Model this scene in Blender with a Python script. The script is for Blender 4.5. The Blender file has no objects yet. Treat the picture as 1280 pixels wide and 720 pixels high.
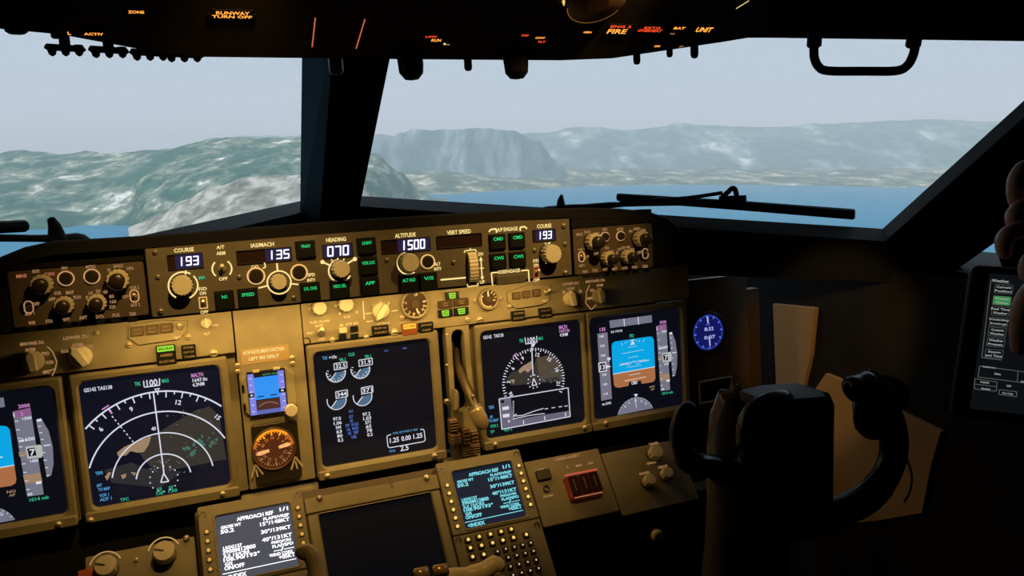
import bpy, bmesh, math, random
from mathutils import Vector, Matrix, noise, Quaternion
random.seed(7)
SC = bpy.context.scene
HAZE_D = 4.2e-5
COL = SC.collection
SC.view_settings.view_transform = 'Standard'
SC.view_settings.look = 'None'
SC.view_settings.exposure = 0.0
SC.view_settings.gamma = 1.0
SC.view_settings.use_curve_mapping = False
PI = math.pi
R_ = math.radians

# ------------------------------------------------------------------ camera
FPX = 1020.7
CAM = Vector((0.0629, -1.1818, 1.2344))
CR = Vector((0.92647, -0.37329, -0.04798))
CU = Vector((0.09757, 0.11510, 0.98855))
CF = Vector((0.36349, 0.92055, -0.14306))
cd = bpy.data.cameras.new('camera'); cam = bpy.data.objects.new('camera', cd); COL.objects.link(cam)
CR.normalize(); CF.normalize(); CU = CR.cross(CF).normalized()
m = Matrix((CR, CU, -CF)).transposed().to_4x4(); m.translation = CAM
cam.matrix_world = m
cd.sensor_fit = 'HORIZONTAL'; cd.sensor_width = 36.0; cd.lens = FPX * 36.0 / 1280.0
cd.clip_start = 0.02; cd.clip_end = 200000.0
SC.camera = cam

def ray(x, y): return CR * ((x - 640) / FPX) + CU * (-(y - 360) / FPX) + CF
def hit(x, y, P, n):
    d = ray(x, y); n = Vector(n)
    return CAM + d * ((Vector(P) - CAM).dot(n) / d.dot(n))
def mpp(P): return (Vector(P) - CAM).dot(CF) / FPX        # metres per photo pixel at a point
def at(x, y, Y): return hit(x, y, (0, Y, 0), (0, 1, 0))   # the point on the vertical plane Y = const

# ------------------------------------------------------------------ materials
MATS = {}
def mat(name, col, rough=0.6, metal=0.0, emit=None, es=1.0, noise_amt=0.0, nscale=60.0, spec=0.5, bump=0.0, coat=0.0):
    if name in MATS: return MATS[name]
    mt = bpy.data.materials.new(name); mt.use_nodes = True
    nt = mt.node_tree; b = nt.nodes['Principled BSDF']
    b.inputs['Base Color'].default_value = (*col, 1); b.inputs['Roughness'].default_value = rough
    b.inputs['Metallic'].default_value = metal; b.inputs['Specular IOR Level'].default_value = spec
    b.inputs['Coat Weight'].default_value = coat
    if emit:
        b.inputs['Emission Color'].default_value = (*emit, 1); b.inputs['Emission Strength'].default_value = es
    if noise_amt or bump:
        tc = nt.nodes.new('ShaderNodeTexCoord'); nz = nt.nodes.new('ShaderNodeTexNoise')
        nz.inputs['Scale'].default_value = nscale; nz.inputs['Detail'].default_value = 6
        nt.links.new(tc.outputs['Object'], nz.inputs['Vector'])
        if noise_amt:
            rp = nt.nodes.new('ShaderNodeValToRGB')
            rp.color_ramp.elements[0].position = .3; rp.color_ramp.elements[1].position = .7
            rp.color_ramp.elements[0].color = (*[c * (1 - noise_amt) for c in col], 1)
            rp.color_ramp.elements[1].color = (*[min(1, c * (1 + noise_amt)) for c in col], 1)
            nt.links.new(nz.outputs['Fac'], rp.inputs['Fac']); nt.links.new(rp.outputs['Color'], b.inputs['Base Color'])
        if bump:
            bp = nt.nodes.new('ShaderNodeBump'); bp.inputs['Strength'].default_value = bump; bp.inputs['Distance'].default_value = .002
            nt.links.new(nz.outputs['Fac'], bp.inputs['Height']); nt.links.new(bp.outputs['Normal'], b.inputs['Normal'])
    MATS[name] = mt
    return mt
def glow(name, c, s=1.0): return mat(name, (0.01, 0.01, 0.01), 0.5, emit=c, es=s)

PANEL = mat('panel_paint', (.36, .32, .20), .55, noise_amt=.10, nscale=35, bump=.15)
BEZEL = mat('bezel_paint', (.27, .235, .145), .5, noise_amt=.08, nscale=50)
MCPP = mat('control_panel_paint', (.135, .115, .08), .55, noise_amt=.10, nscale=45)
DARKP = mat('dark_paint_and_shade', (.10, .075, .05), .55, noise_amt=.1, nscale=45)
PEDP = mat('pedestal_paint', (.24, .205, .125), .5, noise_amt=.12, nscale=40)
BLACK = mat('black_plastic', (.012, .012, .012), .55)
BUTTON = mat('button_black', (.010, .012, .010), .35)
GLARE = mat('glareshield_black', (.010, .010, .011), .9, bump=.4, nscale=300, spec=.15)
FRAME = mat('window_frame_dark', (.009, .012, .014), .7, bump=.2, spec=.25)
FRAME2 = mat('post_face_skylit', (.07, .11, .13), .6, spec=.3)  # brighter and bluer than the frame: sky light on the bevel, in the colour
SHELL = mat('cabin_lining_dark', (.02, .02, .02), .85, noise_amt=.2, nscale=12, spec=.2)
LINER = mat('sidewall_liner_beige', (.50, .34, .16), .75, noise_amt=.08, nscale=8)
CREAM = mat('cream_knob', (.80, .74, .56), .45, noise_amt=.06)
CREAMD = mat('darker_cream_knob', (.66, .59, .42), .45, noise_amt=.12)  # darker, more mottled cream
BROWNK = mat('brown_knob_cap', (.10, .06, .035), .4)
DKNOB = mat('dark_knob_cap', (.03, .022, .016), .35)
METAL = mat('screw_metal', (.80, .70, .50), .35, metal=.4)
SMETAL = mat('dull_steel', (.45, .40, .30), .35, metal=.6)
OVH = mat('overhead_panel_dark', (.030, .024, .020), .75, noise_amt=.2, nscale=30, spec=.2)
OVK = mat('overhead_knob_black', (.005, .005, .005), .7, spec=.1)
SCREEN = mat('screen_dark', (.006, .007, .010), .18, emit=(.003, .0034, .007), es=1)
SCREENB = mat('screen_navy', (.006, .007, .014), .2, emit=(.0038, .0048, .013), es=1)
SCREENOFF = mat('screen_off', (.004, .004, .005), .6, spec=.05, emit=(.002, .0022, .0035), es=1)
LCDBG = mat('led_window_violet', (.01, .01, .02), .25, emit=(.018, .012, .055), es=1)
LCDOFF = mat('led_window_unlit', (.03, .015, .012), .25)
T_W = glow('backlit_warm_lettering', (1.0, .74, .28), 1.1)
T_D = glow('backlit_dim_lettering', (.62, .33, .14), .6)
T_P = glow('backlit_pink_lettering', (.85, .28, .15), .55)
T_WT = mat('painted_pale_lettering', (.85, .80, .62), .6, emit=(1, .75, .35), es=.12)
E_W = glow('display_white', (.86, .88, 1.0), .80)
E_LED = glow('led_digit_white', (.84, .84, 1.0), 1.5)
E_G = glow('display_green', (.03, .62, .30), .75)
E_GB = glow('button_legend_green', (.01, .80, .22), .85)
E_LG = glow('lamp_lime_green', (.38, .95, .04), .85)
E_AM = glow('lamp_amber', (1.0, .50, .04), 1.3)
E_RING = mat('backlit_ring', (.6, .45, .25), .5, emit=(1.0, .62, .22), es=.62)
E_MG = glow('display_magenta', (.80, .32, .78), .75)
E_CY = glow('display_cyan', (.10, .42, .85), .75)
E_CY2 = glow('display_teal_text', (.22, .80, .92), .85)
E_SKY = glow('display_sky_blue', (.0, .44, .90), .85)
E_GND = glow('display_ground_brown', (.52, .20, .08), .75)
E_GREY = glow('display_tape_grey', (.20, .20, .27), .85)
E_TAN = glow('display_terrain_tan', (.36, .24, .15), .9)
E_DTER = glow('display_terrain_dark', (.035, .032, .030), .9)
E_TGR = glow('display_terrain_green', (.05, .16, .12), .9)
E_GBL = glow('display_gauge_blue', (.06, .14, .24), 1)
E_OR = glow('overhead_orange', (1.0, .34, .05), 1.7)
E_RD = glow('overhead_red', (1.0, .08, .02), 1.3)
E_KEY = glow('key_glow_yellow', (1.0, .68, .16), .95)
E_KEYW = glow('key_glow_white', (.9, .68, .5), .75)
E_RED = mat('red_guard', (.16, .02, .012), .45, emit=(.8, .06, .02), es=.06)
E_REDT = glow('red_trim', (.75, .13, .06), .6)
E_BLU = glow('clock_blue', (.12, .20, 1.0), .9)
E_BLUBG = glow('clock_blue_haze', (.006, .008, .10), 1)
E_ISB = glow('standby_blue', (.02, .30, .95), .95)
E_ISL = glow('standby_lavender', (.22, .25, .85), .9)
E_GRN2 = glow('tablet_green', (.04, .30, .07), .8)
E_TW = glow('tablet_text', (.60, .63, .62), .55)
E_TL = glow('tablet_line', (.14, .15, .15), .6)
SKIN = mat('skin', (.58, .34, .24), .5, noise_amt=.12, nscale=60, spec=.4)
YOKE = mat('yoke_black', (.005, .005, .005), .28, spec=.5)
COLUMN = mat('column_grey', (.085, .08, .07), .25, noise_amt=.1, nscale=20)
RUBBER = mat('wiper_rubber', (.010, .014, .018), .6, spec=.2)

# ------------------------------------------------------------------ tagging
def tag(o, label=None, cat=None, group=None, kind=None):
    if label: o['label'] = label
    if cat: o['category'] = cat
    if group: o['group'] = group
    if kind: o['kind'] = kind
    return o
def link(name, me, parent=None, mw=None):
    o = bpy.data.objects.new(name, me); COL.objects.link(o)
    if parent is not None: o.parent = parent
    if mw is not None: o.matrix_world = mw if parent is None else mw
    return o

# ------------------------------------------------------------------ a frame: a plane with u right, v up, n towards the pilots
class Fr:
    def __init__(s, O, U, V):
        s.O = Vector(O); s.U = Vector(U).normalized(); s.V = Vector(V).normalized(); s.N = s.U.cross(s.V).normalized()
        s.M = Matrix((s.U, s.V, s.N)).transposed().to_4x4(); s.M.translation = s.O
    def px(s, x, y, h=0.0):
        P = hit(x, y, s.O + s.N * h, s.N) - s.O
        return (P.dot(s.U), P.dot(s.V))
    def w(s, u, v, n=0.0): return s.O + s.U * u + s.V * v + s.N * n
    def vs(s, x, y):
        u, v = s.px(x, y); return mpp(s.w(u, v))
    def us(s, x, y):
        return s.px(x + 1, y)[0] - s.px(x, y)[0]
def tilt(deg): return Vector((0, math.sin(R_(deg)), math.cos(R_(deg))))
MIP = Fr((0, 0, .9), (1, 0, 0), tilt(2))
MCP = Fr(MIP.O + MIP.N * .13, (1, 0, 0), tilt(2))
P0 = hit(398, 612, MIP.O + MIP.N * .10, MIP.N)
P0.x = 0.0
PED = Fr(P0, (1, 0, 0), tilt(40))

# ------------------------------------------------------------------ glyph cache
GL = {}
def glyphs(txt):
    if txt in GL: return GL[txt]
    c = bpy.data.curves.new('t', 'FONT'); c.body = txt; c.size = 1.0; c.align_x = 'LEFT'; c.resolution_u = 2
    c.offset = .022
    o = bpy.data.objects.new('t', c); COL.objects.link(o)
    bpy.context.view_layer.update()
    dg = bpy.context.evaluated_depsgraph_get(); me = bpy.data.meshes.new_from_object(o.evaluated_get(dg))
    vs = [(v.co.x, v.co.y) for v in me.vertices]; fs = [tuple(p.vertices) for p in me.polygons]
    bpy.data.objects.remove(o); bpy.data.curves.remove(c); bpy.data.meshes.remove(me)
    if vs:
        x0 = min(v[0] for v in vs); x1 = max(v[0] for v in vs); y0 = min(v[1] for v in vs); y1 = max(v[1] for v in vs)
    else: x0 = y0 = 0; x1 = y1 = 1
    GL[txt] = (vs, fs, x0, x1, y0, y1)
    return GL[txt]

def rr(u0, v0, u1, v1, r, k=5):
    r = max(1e-5, min(r, (u1 - u0) / 2.01, (v1 - v0) / 2.01)); pts = []
    for cx, cy, a in ((u1 - r, v1 - r, 0), (u0 + r, v1 - r, 90), (u0 + r, v0 + r, 180), (u1 - r, v0 + r, 270)):
        for i in range(k + 1):
            t = R_(a + 90 * i / k); pts.append((cx + r * math.cos(t), cy + r * math.sin(t)))
    return pts
def circ(u, v, r, n=32, a0=0, ru=None): return [(u + (ru or r) * math.cos(a0 + 2 * PI * i / n), v + r * math.sin(a0 + 2 * PI * i / n)) for i in range(n)]

class MB:
    """collects geometry for ONE mesh; coordinates are in a frame (u, v, n)"""
    def __init__(s, fr=None): s.v = []; s.f = []; s.m = []; s.sm = []; s.mats = []; s.fr = fr
    def mi(s, mt):
        if mt not in s.mats: s.mats.append(mt)
        return s.mats.index(mt)
    def add(s, vs, fs, mt, smooth=False):
        o = len(s.v); s.v += [tuple(p) for p in vs]; i = s.mi(mt)
        for f in fs: s.f.append(tuple(o + k for k in f)); s.m.append(i); s.sm.append(smooth)
        return s
    def loops(s, loops, mt, cap0=True, cap1=True, smooth=False, closed=True):
        n = len(loops[0]); vs = [p for l in loops for p in l]; fs = []
        for j in range(len(loops) - 1):
            for i in range(n if closed else n - 1):
                k = (i + 1) % n; fs.append((j * n + i, j * n + k, (j + 1) * n + k, (j + 1) * n + i))
        s.add(vs, fs, mt, smooth)
        if cap0: s.add(loops[0], [tuple(reversed(range(n)))], mt)
        if cap1: s.add(loops[-1], [tuple(range(n))], mt)
        return s
    def prism(s, pts, n0, n1, mt, ch=0.0):
        if ch:
            cu = sum(p[0] for p in pts) / len(pts); cv = sum(p[1] for p in pts) / len(pts)
            R = max(math.hypot(p[0] - cu, p[1] - cv) for p in pts); k = 1 - ch / R
            top = [(cu + (p[0] - cu) * k, cv + (p[1] - cv) * k, n1) for p in pts]
            return s.loops([[(*p, n0) for p in pts], [(*p, n1 - ch) for p in pts], top], mt)
        return s.loops([[(*p, n0) for p in pts], [(*p, n1) for p in pts]], mt)
    def slab(s, u0, v0, u1, v1, n0, n1, mt, r=.002, ch=.0008):
        a = rr(u0, v0, u1, v1, r, 3); b = rr(u0 + ch, v0 + ch, u1 - ch, v1 - ch, max(r - ch, 1e-4), 3)
        return s.loops([[(*p, n0) for p in a], [(*p, n1 - ch) for p in a], [(*p, n1) for p in b]], mt)
    def frame(s, o, i, n0, n1, mt, ro=.004, ri=.006, ch=.0015):
        A = rr(*o, ro, 4); B = rr(*i, ri, 4)
        A2 = rr(o[0] + ch, o[1] + ch, o[2] - ch, o[3] - ch, max(ro - ch, 1e-4), 4); B2 = rr(i[0] - ch, i[1] - ch, i[2] + ch, i[3] + ch, ri + ch, 4)
        return s.loops([[(*p, n0) for p in A], [(*p, n1 - ch) for p in A], [(*p, n1) for p in A2], [(*p, n1) for p in B2], [(*p, n1 - ch) for p in B], [(*p, n0) for p in B]], mt, False, False)
    def face(s, pts, n, mt): return s.add([(*p, n) for p in pts], [tuple(range(len(pts)))], mt)
    def lathe(s, u, v, prof, mt, k=32, smooth=True, flute=0.0, fl=12, cap=True):
        L = []
        for (r, n) in prof:
            l = []
            for i in range(k):
                a = 2 * PI * i / k; q = r * (1 + flute * math.cos(fl * a)) if flute else r
                l.append((u + q * math.cos(a), v + q * math.sin(a), n))
            L.append(l)
        return s.loops(L, mt, False, cap, smooth)
    def ring(s, u, v, r0, r1, n, mt, a0=0, a1=360, k=40, h=.0006):
        k = max(4, int(k * abs(a1 - a0) / 360)); full = abs(a1 - a0) >= 359
        L = []
        for i in range(k + (0 if full else 1)):
            a = R_(a0 + (a1 - a0) * i / k); c, d = math.cos(a), math.sin(a)
            L.append([(u + r0 * c, v + r0 * d, n), (u + r0 * c, v + r0 * d, n + h), (u + r1 * c, v + r1 * d, n + h), (u + r1 * c, v + r1 * d, n)])
        if full: L.append(L[0])
        return s.loops(L, mt, not full, not full)
    def line(s, p, q, w, n, mt, clip=None):
        du, dv = q[0] - p[0], q[1] - p[1]; l = math.hypot(du, dv) or 1e-9; a, b = -dv / l * w / 2, du / l * w / 2
        return s.add([(p[0] + a, p[1] + b, n), (p[0] - a, p[1] - b, n), (q[0] - a, q[1] - b, n), (q[0] + a, q[1] + b, n)], [(0, 1, 2, 3)], mt)
    def text(s, t, u, v, h, n, mt, w=None, rot=0, align='C'):
        vs, fs, x0, x1, y0, y1 = glyphs(t)
        if not vs: return s
        sy = h / max(y1 - y0, .5); sx = (w / (x1 - x0)) if w else sy
        ax = {'C': (x0 + x1) / 2, 'L': x0, 'R': x1}[align]; ay = (y0 + y1) / 2; c, d = math.cos(rot), math.sin(rot); o = []
        for (x, y) in vs:
            a, b = (x - ax) * sx, (y - ay) * sy; o.append((u + a * c - b * d, v + a * d + b * c, n))
        return s.add(o, fs, mt)
    # pixel helpers on the frame
    def T(s, t, x, y, h, mt, n=.0008, w=None, align='C', rot=0):
        u, v = s.fr.px(x, y); return s.text(t, u, v, h * s.fr.vs(x, y), n, mt, w * s.fr.us(x, y) if w else None, rot, align)
    def L(s, x0, y0, x1, y1, w, mt, n=.0008):
        return s.line(s.fr.px(x0, y0), s.fr.px(x1, y1), w * s.fr.vs(x0, y0), n, mt)
    def P(s, pts, mt, n=.0008): return s.face([s.fr.px(*p) for p in pts], n, mt)
    def B(s, x0, y0, x1, y1, mt, n=.0008):
        """rectangle on the panel whose diagonal goes through the two photo points"""
        a = s.fr.px(x0, y0); b = s.fr.px(x1, y1); u0, u1 = sorted((a[0], b[0])); v0, v1 = sorted((a[1], b[1]))
        return s.face([(u0, v0), (u1, v0), (u1, v1), (u0, v1)], n, mt)
    def arc(s, u, v, r, w, n, mt, a0, a1, rect=None, k=90):
        for i in range(k):
            t0, t1 = R_(a0 + (a1 - a0) * i / k), R_(a0 + (a1 - a0) * (i + 1) / k)
            p = (u + r * math.cos(t0), v + r * math.sin(t0)); q = (u + r * math.cos(t1), v + r * math.sin(t1))
            if rect and not all(rect[0] < z[0] < rect[2] and rect[1] < z[1] < rect[3] for z in (p, q)): continue
            s.line(p, q, w, n, mt)
        return s
    def build(s, name, parent=None, M=None, org=None, smooth_all=False, bevel=0):
        """M: frame matrix; org: origin of the object in frame coordinates"""
        o3 = Vector(org or (0, 0, 0))
        me = bpy.data.meshes.new(name); me.from_pydata([(p[0] - o3.x, p[1] - o3.y, p[2] - o3.z) for p in s.v], [], s.f)
        for mt in s.mats: me.materials.append(mt)
        for p, i, sm in zip(me.polygons, s.m, s.sm): p.material_index = i; p.use_smooth = sm or smooth_all
        me.update()
        bm = bmesh.new(); bm.from_mesh(me); bmesh.ops.recalc_face_normals(bm, faces=[f for f in bm.faces if len(f.edges[0].link_faces) > 1]); bm.to_mesh(me); bm.free()
        o = bpy.data.objects.new(name, me); COL.objects.link(o)
        Mf = (M if M is not None else (s.fr.M if s.fr else Matrix())) @ Matrix.Translation(o3)
        if parent is None: o.matrix_world = Mf
        else:
            o.parent = parent; o.matrix_basis = parent.matrix_world.inverted() @ Mf
            PMW[o] = Mf
        bpy.context.view_layer.update()
        if bevel:
            b = o.modifiers.new('b', 'BEVEL'); b.width = bevel; b.segments = 2
        return o
PMW = {}
def empty(name, M):
    o = bpy.data.objects.new(name, None); COL.objects.link(o); o.matrix_world = M; o.empty_display_size = .02
    bpy.context.view_layer.update(); return o
def thing(name, fr, x, y, label, cat, group=None, n=0.0):
    u, v = fr.px(x, y); o = empty(name, fr.M @ Matrix.Translation((u, v, n))); tag(o, label, cat, group); return o

def tube(mb, pts, rs, mt, k=12, smooth=True, cap=True):
    """tube through 3-D points (world or frame) with radii"""
    pts = [Vector(p) for p in pts]; n = len(pts)
    if not isinstance(rs, (list, tuple)): rs = [rs] * n
    T0 = (pts[1] - pts[0]).normalized(); up = Vector((0, 0, 1)) if abs(T0.z) < .9 else Vector((1, 0, 0))
    A = T0.cross(up).normalized(); L = []
    for i in range(n):
        T = (pts[min(i + 1, n - 1)] - pts[max(i - 1, 0)]).normalized()
        A = (A - T * A.dot(T)).normalized(); Bv = T.cross(A)
        r = rs[i] if isinstance(rs[i], (tuple, list)) else (rs[i], rs[i])
        L.append([tuple(pts[i] + A * (r[0] * math.cos(2 * PI * j / k)) + Bv * (r[1] * math.sin(2 * PI * j / k))) for j in range(k)])
    return mb.loops(L, mt, cap, cap, smooth)
def smooth_path(P, sub=5):
    P = [Vector(p) for p in P]; out = []
    for i in range(len(P) - 1):
        a, b, c, d = P[max(i - 1, 0)], P[i], P[i + 1], P[min(i + 2, len(P) - 1)]
        for j in range(sub):
            t = j / sub
            out.append(.5 * ((2 * b) + (c - a) * t + (2 * a - 5 * b + 4 * c - d) * t * t + (3 * b - a - 3 * c + d) * t ** 3))
    out.append(P[-1]); return out

# ------------------------------------------------------------------ reusable parts
def screw(par, fr, x, y, r=3.2, n=.0, mt=METAL, name='screw'):
    u, v = fr.px(x, y); R = r * fr.vs(x, y); b = MB(fr)
    b.lathe(u, v, [(R, n), (R, n + R * .35), (R * .75, n + R * .8), (R * .4, n + R * .95)], mt, 16)
    b.add([(u - R * .7, v - R * .12, n + R), (u + R * .7, v - R * .12, n + R), (u + R * .7, v + R * .12, n + R), (u - R * .7, v + R * .12, n + R)], [(0, 1, 2, 3)], DKNOB)
    return b.build(name, par, org=(u, v, n))
def knob(par, fr, x, y, r, h=.018, mt=CREAM, cap=None, n=.0, name='knob', flute=.04, fl=14, pointer=None, hx=None):
    """fluted round knob centred in the photo at x, y (x, y is the foot of the knob)"""
    u, v = fr.px(x, y, h * .7 + n); R = r * fr.vs(x, y); b = MB(fr)
    b.lathe(u, v, [(R * 1.02, n), (R * 1.02, n + h * .18)], DKNOB, 28)
    b.lathe(u, v, [(R * .96, n + h * .15), (R * .96, n + h * .85), (R * .86, n + h), (R * .80, n + h)], mt, 56, False, flute, fl)
    if pointer is not None:
        a = R_(pointer); b.line((u, v), (u + R * .85 * math.cos(a), v + R * .85 * math.sin(a)), R * .16, n + h + .0004, DKNOB)
    o = b.build(name, par, org=(u, v, n))
    if cap:
        c = MB(fr); hc = h * .75
        c.lathe(u, v, [(R * .66, n + h), (R * .66, n + h + hc * .85), (R * .56, n + h + hc), (R * .1, n + h + hc)], cap, 28)
        c.build('knob_cap', o, org=(u, v, n))
    return o
def selector(par, fr, x, y, r, h=.016, mt=CREAM, ang=90, n=.0, name='selector_knob'):
    """knob with a raised pointer bar"""
    u, v = fr.px(x, y, h * .7 + n); R = r * fr.vs(x, y); b = MB(fr)
    b.lathe(u, v, [(R, n), (R, n + h * .35), (R * .9, n + h * .5), (R * .5, n + h * .5)], mt, 32)
    a = R_(ang); c, d = math.cos(a), math.sin(a); w = R * .36; pts = [(R * 1.25, 0), (R * .75, w), (-R * .9, w * .8), (-R * .9, -w * .8), (R * .75, -w)]
    b.prism([(u + p * c - q * d, v + p * d + q * c) for p, q in pts], n + h * .3, n + h, mt, ch=.001)
    return b.build(name, par, org=(u, v, n))
def toggle(par, fr, x, y, r=5, n=.0, mt=METAL, up=True, name='toggle_switch'):
    u, v = fr.px(x, y); R = r * fr.vs(x, y); b = MB(fr)
    b.lathe(u, v, [(R, n), (R, n + R * .4), (R * .6, n + R * .5)], SMETAL, 16)
    d = 1 if up else -1
    tube(b, [(u, v, n + R * .3), (u, v + d * R * .6, n + R * 1.8), (u, v + d * R * 1.0, n + R * 2.6)], [R * .28, R * .38, R * .45], mt, 10)
    return b.build(name, par, org=(u, v, n))
def push(par, fr, x0, y0, x1, y1, txt=None, h=.006, mt=BUTTON, tm=E_GB, th=4.2, ty=.72, name='push_button', tw=None):
    """square button: photo box corners"""
    cx, cy = (x0 + x1) / 2, (y0 + y1) / 2; u, v = fr.px(cx, cy, h); W = (x1 - x0) / 2 * fr.us(cx, cy) * 1.0; H = (y1 - y0) / 2 * fr.vs(cx, cy) * .93
    b = MB(fr); b.slab(u - W, v - H, u + W, v + H, 0, h, mt, r=.0015, ch=.0008)
    b.frame((u - W - .0012, v - H - .0012, u + W + .0012, v + H + .0012), (u - W - .0002, v - H - .0002, u + W + .0002, v + H + .0002), 0, .002, BLACK, .001, .001, .0003)
    if txt:
        L = txt.split('|'); s = fr.vs(cx, cy)
        for i, t in enumerate(L): b.text(t, u, v - H + 2 * H * ty - i * th * 1.35 * s, th * s, h + .0003, tm, w=min(2 * W * .9, (tw or 3.6 * len(t)) * fr.us(cx, cy)))
    return b.build(name, par, org=(u, v, 0))
# ================================================================== MODE CONTROL PANEL
def panel_plate(name, par, fr, box, th, mt, r=.003, extra=None):
    b = MB(fr); b.slab(*box, -th, 0, mt, r=r, ch=.001)
    if extra: extra(b)
    return b.build(name, par)
def uvbox(fr, *pts):
    q = [fr.px(*p) for p in pts]
    return (min(a[0] for a in q), min(a[1] for a in q), max(a[0] for a in q), max(a[1] for a in q))

mcp = thing('mode_control_panel', MCP, 450, 330, 'long amber-lit autopilot panel in the middle of the glareshield, showing 193, 135, 070 and 1500', 'control panel')
def mcp_marks(b):
    T = lambda t, x, y, w, h=5.2, m=T_W: b.T(t, x, y, h, m, w=w)
    T('COURSE', 230, 312.5, 25); T('A/T', 275.5, 309, 10, 4.5); T('ARM', 276, 316.5, 11, 4.5); T('OFF', 279, 348.5, 11, 4.2)
    T('IAS/MACH', 328, 306, 29); T('F/D', 253.5, 361, 10, 4.2); T('ON', 253.5, 366.5, 8, 4.2); T('OFF', 255.5, 390, 10, 4.2)
    T('C/O', 318.5, 333.5, 9, 4); T('SPD', 389, 343.5, 9.5, 4.2); T('INTV', 389, 350, 10, 4.2)
    T('HEADING', 420, 299.5, 25); T('ALTITUDE', 506.5, 294, 26); T('ALT', 546.5, 330, 8, 4.2); T('INTV', 547, 336, 9, 4.2)
    T('VERT SPEED', 573.5, 290, 30); T('DN', 600.5, 317.5, 6, 4.2); T('UP', 602.7, 352.5, 6, 4.2)
    T('A/P ENGAGE', 634, 286.5, 26, 4.8); T('DISENGAGE', 636.5, 339, 27, 4.6); T('COURSE', 680, 282.5, 18, 5)
    T('F/D', 669.7, 326, 7, 4); T('ON', 669.8, 331.5, 6, 4); T('OFF', 670.5, 350, 8, 4)
    T('MA', 252.7, 347, 8.5, 4.6, E_G)
    def A(x, y, r, a0, a1, w=1.5, m=T_W):
        u, v = MCP.px(x, y); s = MCP.vs(x, y); b.ring(u, v, (r - w / 2) * s, (r + w / 2) * s, .0, m, a0, a1, 48)
    A(229, 357, 17, 55, 235, 1.8); A(229, 357, 17, -70, 40, 1.8)
    b.L(232.5, 338, 231, 347, 1.8, T_W)
    A(277.5, 336, 11.5, 130, 225, 1.8); A(277.5, 336, 11.5, -45, 50, 1.8)
    A(349, 353, 14.3, 0, 360, 1.7); b.L(346, 329, 347, 339, 2, T_W); b.L(323, 360, 335, 357, 1.8, T_W); b.L(362, 354.5, 373, 355.5, 1.8, T_W)
    b.L(330.5, 328, 331.8, 334, 1.5, T_W); b.L(328.5, 335.5, 331.8, 334, 1.5, T_W)
    A(425, 338.5, 14, 90, 330, 1.7)
    b.L(403, 327.5, 413, 332, 2, T_W); b.L(443, 324, 434, 329.5, 2, T_W); b.L(414, 324, 416, 327.5, 1.3, T_W); b.L(422, 322, 422.3, 326, 1.3, T_W); b.L(430, 323, 429, 327, 1.3, T_W)
    for x, y in ((403, 327.5), (443.5, 323.8)):
        u, v = MCP.px(x, y); b.face(circ(u, v, 2.6 * MCP.vs(x, y), 14), .0009, T_W)
    A(510.5, 329, 14, 100, 300, 1.7)
    b.L(550.6, 349.8, 582, 347, 2, T_W)
    b.L(580, 316, 581, 313.5, 1.3, T_W); b.L(581, 313.5, 594, 312, 1.3, T_W); b.L(594, 312, 595.5, 315, 1.3, T_W); b.L(587.5, 310, 587.8, 313, 1.3, T_W)
    b.L(584, 355, 584.5, 358.5, 1.3, T_W); b.L(584.5, 358.5, 597.5, 356.8, 1.3, T_W); b.L(597.5, 357, 597, 353.5, 1.3, T_W)
    b.L(601, 325, 602.5, 347, 1.5, T_W); b.P([(598.6, 326), (603.2, 325.4), (600.7, 320.5)], T_W); b.P([(600.2, 346), (604.8, 345.4), (602.8, 350)], T_W); b.L(599.5, 335.5, 604.5, 335, 1.2, T_W)
    for s0 in ((611, 290, 613, 287), (613, 287, 620, 286), (620, 286, 620.5, 291), (650, 288.5, 650, 284.2), (650, 284.2, 655.5, 283.2), (655.5, 283.2, 658.5, 286)):
        b.L(*s0, 2, T_W)
    for s0 in ((614, 341, 615.5, 357), (614, 341, 623, 340.3), (651, 338.4, 660.3, 337.5), (660.3, 337.5, 661.3, 352)):
        b.L(*s0, 1.6, T_W)
    A(692, 317.5, 15, 105, 225, 1.7); b.L(681.3, 303.5, 682.5, 308.5, 1.6, T_W)
plate = panel_plate('face_plate', mcp, MCP, (.0155, .175, .5755, .2605), .03, MCPP, extra=mcp_marks)
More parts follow.
